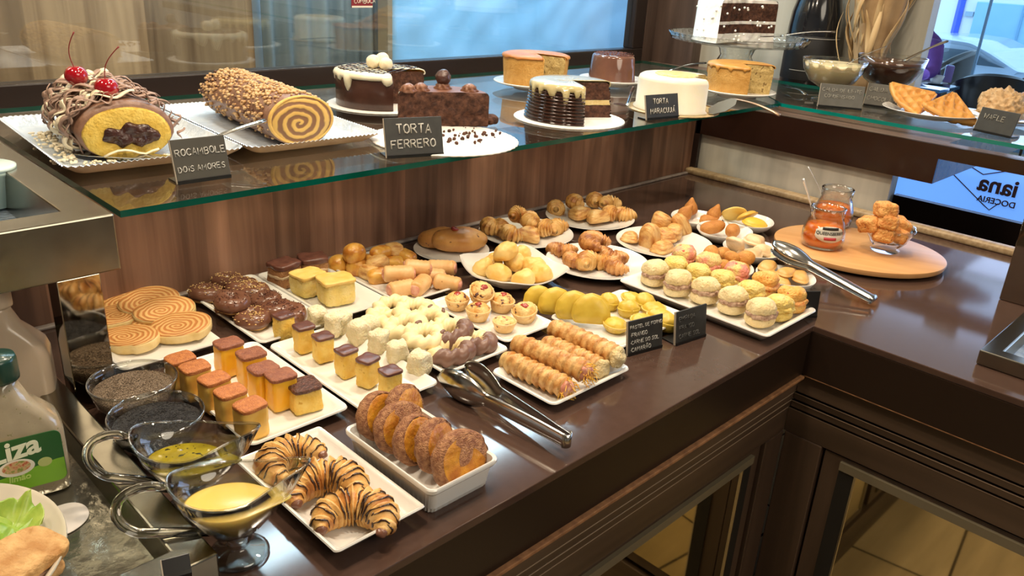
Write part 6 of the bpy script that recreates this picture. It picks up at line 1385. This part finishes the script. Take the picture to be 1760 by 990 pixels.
MB().sq((.040, .024, .006), 3, 10, .003, 70, 3, (0, 0, .015)).build('meat_filling', mat('pale_meat', (.70, .42, .30), (.80, .58, .42), scale=60, rough=.5, bump=.8), t)
MB().sq((.042, .026, .006), 4, 12, .0015, 60, 5, (0, 0, .005)).build('bread_bottom', MT['brown_bread'], t)
q = G(104, 896, LT); q.z = H + LT + .0003
o = MB().loft([[(x * s * (1 + .04 * sin(3 * i / 7)), y * s * .85, z) for i, (x, y) in enumerate(circ(.031, 44))] for s, z in ((.97, 0), (1, .0006), (.98, .0012), (.3, .0014))]).build('reflection_disc', mat('reflection_grey', (.50, .46, .42), (.58, .54, .50), scale=14, rough=.5), loc=q, rot=radians(30)); tag(o, 'greyish white disc added as a reflection in the low steel tray', 'reflection disc')  # pale disc added to stand for a reflection on the tray floor
sign((283, 1003), (331, 990), .033, .022, [], 'black sign at the bottom edge, standing on the low tray corner', lean=40, m_=slateb, group='small black chalk signs')
# ================================================================ BEYOND THE COUNTER ON THE RIGHT
struct('window_2', MB().box(7.58, 7.66, -4, 6, .0, .06).box(7.58, 7.64, -4, 6, 2.66, 2.7).box(7.6, 7.62, GX(1704, 0, 7.6).y - .012, GX(1704, 0, 7.6).y + .012, .06, 2.66), mat('window_joint', (.16, .30, .48), rough=.4), smooth=False)
w2 = MB().box(7.604, 7.612, -4, 6, .06, 2.66).build('window_pane', clear('street_glass', (.90, .96, 1.0), refl=.8), smooth=False); w2.parent = bpy.data.objects['window_2']
struct('street', MB().box(7.7, 40, -20, 24, -.66, -.60), mat('pale_asphalt', (.46, .48, .50), (.54, .56, .58), scale=3, rough=.8), smooth=False)
Xb = 13.5; y_s0, y_s1 = GX(1651, 30, Xb).y, GX(1644, 30, Xb).y
struct('wall_street', MB().box(Xb, Xb + .3, -16, 20, -.6, 7), mat('white_render', (.78, .80, .82), rough=.8), smooth=False)
o = MB().box(Xb - .035, Xb - .008, (y_s0 + y_s1) / 2 - .055, (y_s0 + y_s1) / 2 + .055, -.6, 6.5).build('blue_pipe', mat('cobalt_paint', (.010, .07, .62), rough=.5), smooth=False); tag(o, 'cobalt blue vertical stripe on the white building across the street', 'stripe')
ga, gb_ = GX(1672, 40, Xb).y, GX(1760, 40, Xb).y
fr_ = MB(); gt = GX(1700, 4, Xb).z
o = MB().box(Xb - .05, Xb - .01, gb_ - 1.2, ga, -.6, gt).build('shutter_door', mat('pale_blue_shutter', (.24, .50, .66), (.28, .54, .70), scale=3, rough=.5), smooth=False, bevel=.01); tag(o, 'large pale blue door of the building across the street', 'door')
o2 = MB().box(Xb - .07, Xb - .05, (ga + gb_) / 2 - .34, (ga + gb_) / 2 - .31, -.6, gt).build('door_joint', mat('joint_blue', (.16, .36, .54), rough=.5), o, smooth=False)
m = MB().box(Xb - .04, Xb, GX(1668, 20, Xb).y - .06, GX(1668, 20, Xb).y + .06, GX(1668, 28, Xb).z, GX(1668, 20, Xb).z).build('house_number', mat('grey_print', (.30, .42, .52), rough=.6), smooth=False); tag(m, 'small grey number plate on the white wall beside the pale blue door', 'number plate')
# car
carx = 9.9; yr = GX(1620, 70, carx); yw = GX(1757, 112, carx)
ct = thing('car', 'light silver-blue parked car outside the window', 'car', (carx, 0, -.6))
rz_ = GX(1640, 69, carx).z + .6; yb = yr.y; yf = yw.y      # roof height above the street, rear roof, windscreen foot
L1 = yb - yf; hz = GX(1700, 117, carx).z + .6
prof = [(yb + 1.5, .35), (yb + 1.55, .75), (yb + 1.45, hz + .02), (yb + .75, rz_ - .03), (yb + .1, rz_ + .02), (yb - L1 * .35, rz_), (yb - L1 * .62, rz_ - .10), (yf, hz), (yf - 1.0, hz - .12), (yf - 1.25, hz - .35), (yf - 1.25, .35)]
carp = mat('silver_blue_paint', (.50, .60, .72), rough=.2, coat=.6); carg = mat('car_glass', (.03, .06, .09), rough=.08)
m = MB(); pp = poly([(y, z) for y, z in prof], .18, 3)
def crs(x, ins): 
    cy = sum(p[0] for p in pp) / len(pp); return [(x, cy + (y - cy) * (1 - ins * .4), z if z < hz else z - ins * .25) for y, z in pp]
m.loft([crs(0.06, .25), crs(0, .06), crs(0.02, 0), crs(1.6, 0), crs(1.68, .25)]); m.build('car_body', carp, ct, sharp=40)
def pane(pts, nm): MB().loft([[(-.012, y, z) for y, z in pts], [(.03, y, z) for y, z in pts]]).build(nm, carg, ct, smooth=False)
zt, zb_ = rz_ - .10, hz + .02
pane([(yb - L1 * .05, zb_), (yb - L1 * .05, zt), (yb - L1 * .36, zt), (yb - L1 * .60, zt - .10), (yf + .18, zb_)], 'side_window')
pane([(yb + .62, zb_), (yb + .45, zt), (yb + .02, zt), (yb + .02, zb_)], 'side_window')
for yc in (yb + .9, yf - .55):
    MB().lathe([(0, -.01), (.30, 0), (.33, .03), (.33, .18), (.30, .2), (0, .2)], 36).build('wheel', mat('tyre', (.02, .02, .02), rough=.6), ct, loc=(-.01, yc, .33), rot=(0, radians(90), 0))
# tub chairs
def tub_chair(label, loc, rot, first=[None]):
    if first[0]: return dup(first[0], loc, rot, label, 'black tub chairs by the street window')
    t = thing('tub_chair', label, 'chair', loc, rot, 'black tub chairs by the street window'); cm = mat('black_leather', (.012, .012, .014), rough=.28)
    rings = []
    for i in range(29):
        a = radians(-100 + 200 * i / 28); hh = .86 - .22 * (abs(i - 14) / 14) ** 2.2; ri, ro = .255, .295
        rings.append([(-ri * cos(a), ri * sin(a), .40), (-ri * cos(a), ri * sin(a), hh - .015), (-(ri + .02) * cos(a), (ri + .02) * sin(a), hh), (-(ro + .015) * cos(a), (ro + .015) * sin(a), hh - .015), (-ro * cos(a), ro * sin(a), .40)])
    MB().loft(rings).build('backrest', cm, t, sharp=50); MB().sq((.25, .25, .055), 3.2, 8, 0, 1, 0, (0, 0, .43)).build('seat', cm, t)
    for x, y in ((.18, .18), (.18, -.18), (-.18, .18), (-.18, -.18)): MB().tube([(x, y, .40), (x * 1.15, y * 1.15, .0)], [.016, .011], 10).build('leg', mat('dark_leg', (.03, .02, .015), rough=.4), t)
    first[0] = t; return t
def onfloor(u, v, z): q = G(u, v, z - H); return Vector((q.x, q.y, 0))
tub_chair('black tub chair with rounded back, nearest and largest behind the waffles', onfloor(1687, 124, .86) + Vector((.28, -.03, 0)), radians(20))
tub_chair('black tub chair at the right picture edge, behind the nearest one', onfloor(1770, 110, .86) + Vector((.3, -.05, 0)), radians(60))
tub_chair('black tub chair carrying the person in purple', onfloor(1628, 98, .80) + Vector((.42, .16, 0)), radians(110))
# table with cups
tp = onfloor(1606, 143, .75); t = thing('cafe_table', 'small cafe table reflecting blue daylight beside the person in purple', 'table', tp + Vector((-.08, .12, 0)), 0)
MB().box(-.32, .12, -.30, .35, .725, .75).build('table_top', mat('blue_reflection_gloss', (.05, .12, .22), rough=.08), t, smooth=False, bevel=.004); MB().tube([(-.1, 0, .02), (-.1, 0, .725)], .03, 16).build('column', mat('dark_leg', (.03, .02, .015)), t); MB().lathe([(0, 0), (.22, 0), (.22, .012), (.03, .03), (0, .03)], 32).build('foot', MT['dark_leg'], t)  # blue daylight reflection is put into the table top's colour
wc = mat('white_cup', (.70, .74, .76), rough=.15)
q = onfloor(1608, 143, .757); q.z = .751; t = thing('coffee_cup', 'white coffee cup on its saucer on the small cafe table', 'cup', q)
MB().lathe([(0, 0), (.05, 0), (.085, .012), (.088, .014), (.05, .004), (0, .003)], 36).build('saucer', wc, t); MB().lathe([(0, .004), (.03, .004), (.042, .02), (.052, .065), (.049, .065), (.038, .02), (0, .01)], 36).build('cup_body', wc, t)
MB().tube([(.048 + .018 * sin(pi * k / 8), 0, .022 + .034 * k / 8) for k in range(9)], .0045, 8).build('cup_handle', wc, t)
q = onfloor(1577, 141, .757); q.z = .751; o = MB().lathe([(0, 0), (.06, 0), (.10, .012), (.10, .015), (.06, .006), (0, .005)], 40).build('small_plate', wc, loc=q); tag(o, 'small white plate left of the coffee cup on the cafe table', 'plate')
q = onfloor(1627, 140, .757); q.z = .751; o = MB().box(-.04, .04, -.03, .03, 0, .13).build('napkin_holder', mat('violet_clear', (.22, .18, .48), rough=.2), loc=q, smooth=False, bevel=.008, rot=.4); tag(o, 'violet tinted napkin holder on the cafe table by the purple sleeve', 'napkin holder')
q = onfloor(1752, 132, .9); t = thing('cafe_table', 'pale blue-lit cafe table with white cloth at the far right edge', 'table', q + Vector((.75, -.95, 0)), 0); MB().box(-.4, .4, -.4, .4, .60, .78).build('table_cloth', mat('cloth_blue_white', (.50, .58, .70), rough=.6), t, smooth=False, bevel=.01); MB().tube([(0, 0, .02), (0, 0, .6)], .03, 16).build('column', MT['dark_leg'], t); MB().lathe([(0, 0), (.22, 0), (.22, .012), (.03, .03), (0, .03)], 32).build('foot', MT['dark_leg'], t)
# blue low window with the shop name, seen reversed; its pane glows in place of daylight
def ygx(u, X): return GX(u, 330, X).y
Xs = 1.95; ya, yb2 = GX(1525, 300, Xs).y, GX(1755, 372, Xs).y; zt_ = GX(1560, 262, Xs).z; zb2 = GX(1640, 355, Xs).z
bs_ = thing('window_sign', 'low blue window with shop sign, glowing in place of daylight, seen from behind through the gap', 'sign', (0, 0, 0))
MB().box(Xs, Xs + .02, yb2 - .5, ya + .06, zb2 - .02, zt_ + .03).build('glowing_pane', mat('daylight_glow', (.16, .38, .85), rough=.4, emit=((.14, .36, .95), .85)), bs_, smooth=False)
dkr = mat('dark_letters', (.045, .018, .02), rough=.5)
def mirrored(body, size, u, v, nm, off=.0):
    cu = bpy.data.curves.new(nm, 'FONT'); cu.body = body; cu.size = size; cu.extrude = .002; cu.offset = off
    o = bpy.data.objects.new(nm, cu); COL.objects.link(o); bpy.context.view_layer.update(); dg = bpy.context.evaluated_depsgraph_get(); me = bpy.data.meshes.new_from_object(o.evaluated_get(dg)); bpy.data.objects.remove(o); me.materials.clear(); me.materials.append(dkr)
    w = max(v_.co.x for v_ in me.vertices); p = GX(u, v, Xs - .006)
    q = bpy.data.objects.new(nm, me); COL.objects.link(q); q.parent = bs_
    q.matrix_world = Matrix(((0, 0, 1, p.x), (1, 0, 0, p.y - w), (0, 1, 0, p.z), (0, 0, 0, 1)))
    return q
mirrored('iana', .085, 1678, 325, 'sign_lettering', .002); mirrored('DOCERIA', .030, 1678, 344, 'small_lettering', .0005)
m = MB(); 
pts = [GX(u, v, Xs - .004) for u, v in [(1760, 290), (1690, 300), (1640, 268), (1622, 283), (1690, 352), (1700, 361), (1716, 350)]]
m.tube(pts, .0022, 5); m.build('sign_outline', dkr, bs_)
o = MB().box(1.70, 1.74, -1.6, .56, H - .22, H + .085 + .0).build('dark_backboard', mat('dark_backboard', (.020, .010, .008), rough=.35), smooth=False); 
bpy.data.objects.remove(o)
zc0 = GX(1640, 356, 1.62).z
o = MB().box(1.60, 1.63, -1.6, .46, 0, zc0).build('dark_cabinet_back', MT['dark_rail_back'] if 'dark_rail_back' in MT else mat('dark_rail_back', (.020, .011, .009), rough=.3), smooth=False); tag(o, 'dark brown panel beyond the cream bead, below the blue sign', 'panel')
# red sticker on the window
p0, p1 = GY(604, -14, 1.517), GY(640, 13, 1.517)
t = thing('window_sticker', 'small dark red sticker with pale writing on the window glass', 'sticker', (0, 0, 0))
MB().box(p0.x, p1.x, 1.516, 1.5195, p1.z, p0.z).build('sticker_sheet', mat('sticker_red', (.22, .02, .03), rough=.5), t, smooth=False)
MB().box(p0.x, p1.x, 1.5155, 1.516, p1.z, p1.z + .005).build('sticker_strip', mat('print_white', (.76, .72, .62), rough=.5), t, smooth=False)
l = letters([('CUMBUCA', 0, 0, .012)], t, .1, .1, 0, mat('print_white', (.76, .72, .62))); l.location = (p0.x + .008, 1.5155, p1.z + .012)

# person in purple seated beside the cafe table, leaning left
ps = thing('person', 'person in a purple long-sleeved top seated at the cafe table, leaning to the left', 'person', (0, 0, 0))
sh = onfloor(1600, 62, 1.1); sx, sy = sh.x + .12, sh.y + .02
def skin(name, joints, edges, m_, parent, lvl=2):
    me = bpy.data.meshes.new(name); me.from_pydata([j[0] for j in joints], edges, []); me.update(); o = bpy.data.objects.new(name, me); COL.objects.link(o); o.parent = parent
    md = o.modifiers.new('skin', 'SKIN'); md.use_smooth_shade = True
    for i, j in enumerate(joints): me.skin_vertices[0].data[i].radius = (j[1], j[1] if len(j) < 3 else j[2])
    me.skin_vertices[0].data[0].use_root = True
    sb = o.modifiers.new('sub', 'SUBSURF'); sb.levels = lvl; sb.render_levels = lvl; me.materials.append(m_); return o
hx, hy = sx + .10, sy + .0
hx += .12
J = [((hx, hy, .56), .14, .11), ((hx - .01, hy + .05, .75), .13, .10), ((hx - .03, hy + .10, .95), .15, .10), ((hx - .04, hy + .13, 1.08), .09, .08), ((hx - .05, hy + .17, 1.17), .05), ((hx - .05, hy + .24, 1.27), .085), ((hx - .05, hy + .27, 1.35), .07),
     ((sx - .02, sy - .04, 1.03), .065), ((sx - .10, sy - .10, .84), .052), ((sx - .34, sy + .02, .80), .036), ((sx - .42, sy + .05, .79), .03),
     ((hx - .05, hy + .30, 1.04), .06), ((hx - .14, hy + .34, .86), .048), ((hx - .36, hy + .26, .80), .036),
     ((hx - .22, hy - .08, .52), .085), ((hx - .44, hy - .10, .50), .06), ((hx - .42, hy - .10, .12), .045), ((hx - .52, hy - .10, .05), .04),
     ((hx - .22, hy + .10, .52), .085), ((hx - .44, hy + .12, .50), .06), ((hx - .42, hy + .12, .12), .045), ((hx - .52, hy + .12, .05), .04)]
E_ = [(0, 1), (1, 2), (2, 3), (3, 4), (4, 5), (5, 6), (2, 7), (7, 8), (8, 9), (9, 10), (2, 11), (11, 12), (12, 13), (0, 14), (14, 15), (15, 16), (16, 17), (0, 18), (18, 19), (19, 20), (20, 21)]
skin('body', J, E_, mat('purple_fabric', (.10, .035, .22), (.16, .06, .32), scale=8, rough=.8, bump=.4, bscale=14), ps)
MB().sq((.075, .090, .105), 2.1, 10, .004, 8, 2, (hx - .055, hy + .285, 1.37)).build('hair', mat('dark_hair', (.03, .018, .012), rough=.6), ps)
MB().sq((.066, .070, .088), 2.2, 10, 0, 8, 2, (hx - .085, hy + .275, 1.335)).build('face', mat('skin_tone', (.55, .32, .22), rough=.5, sss=.1), ps)
MB().sq((.012, .010, .016), 2, 5, c=(hx - .150, hy + .275, 1.33)).build('nose', MT['skin_tone'], ps)
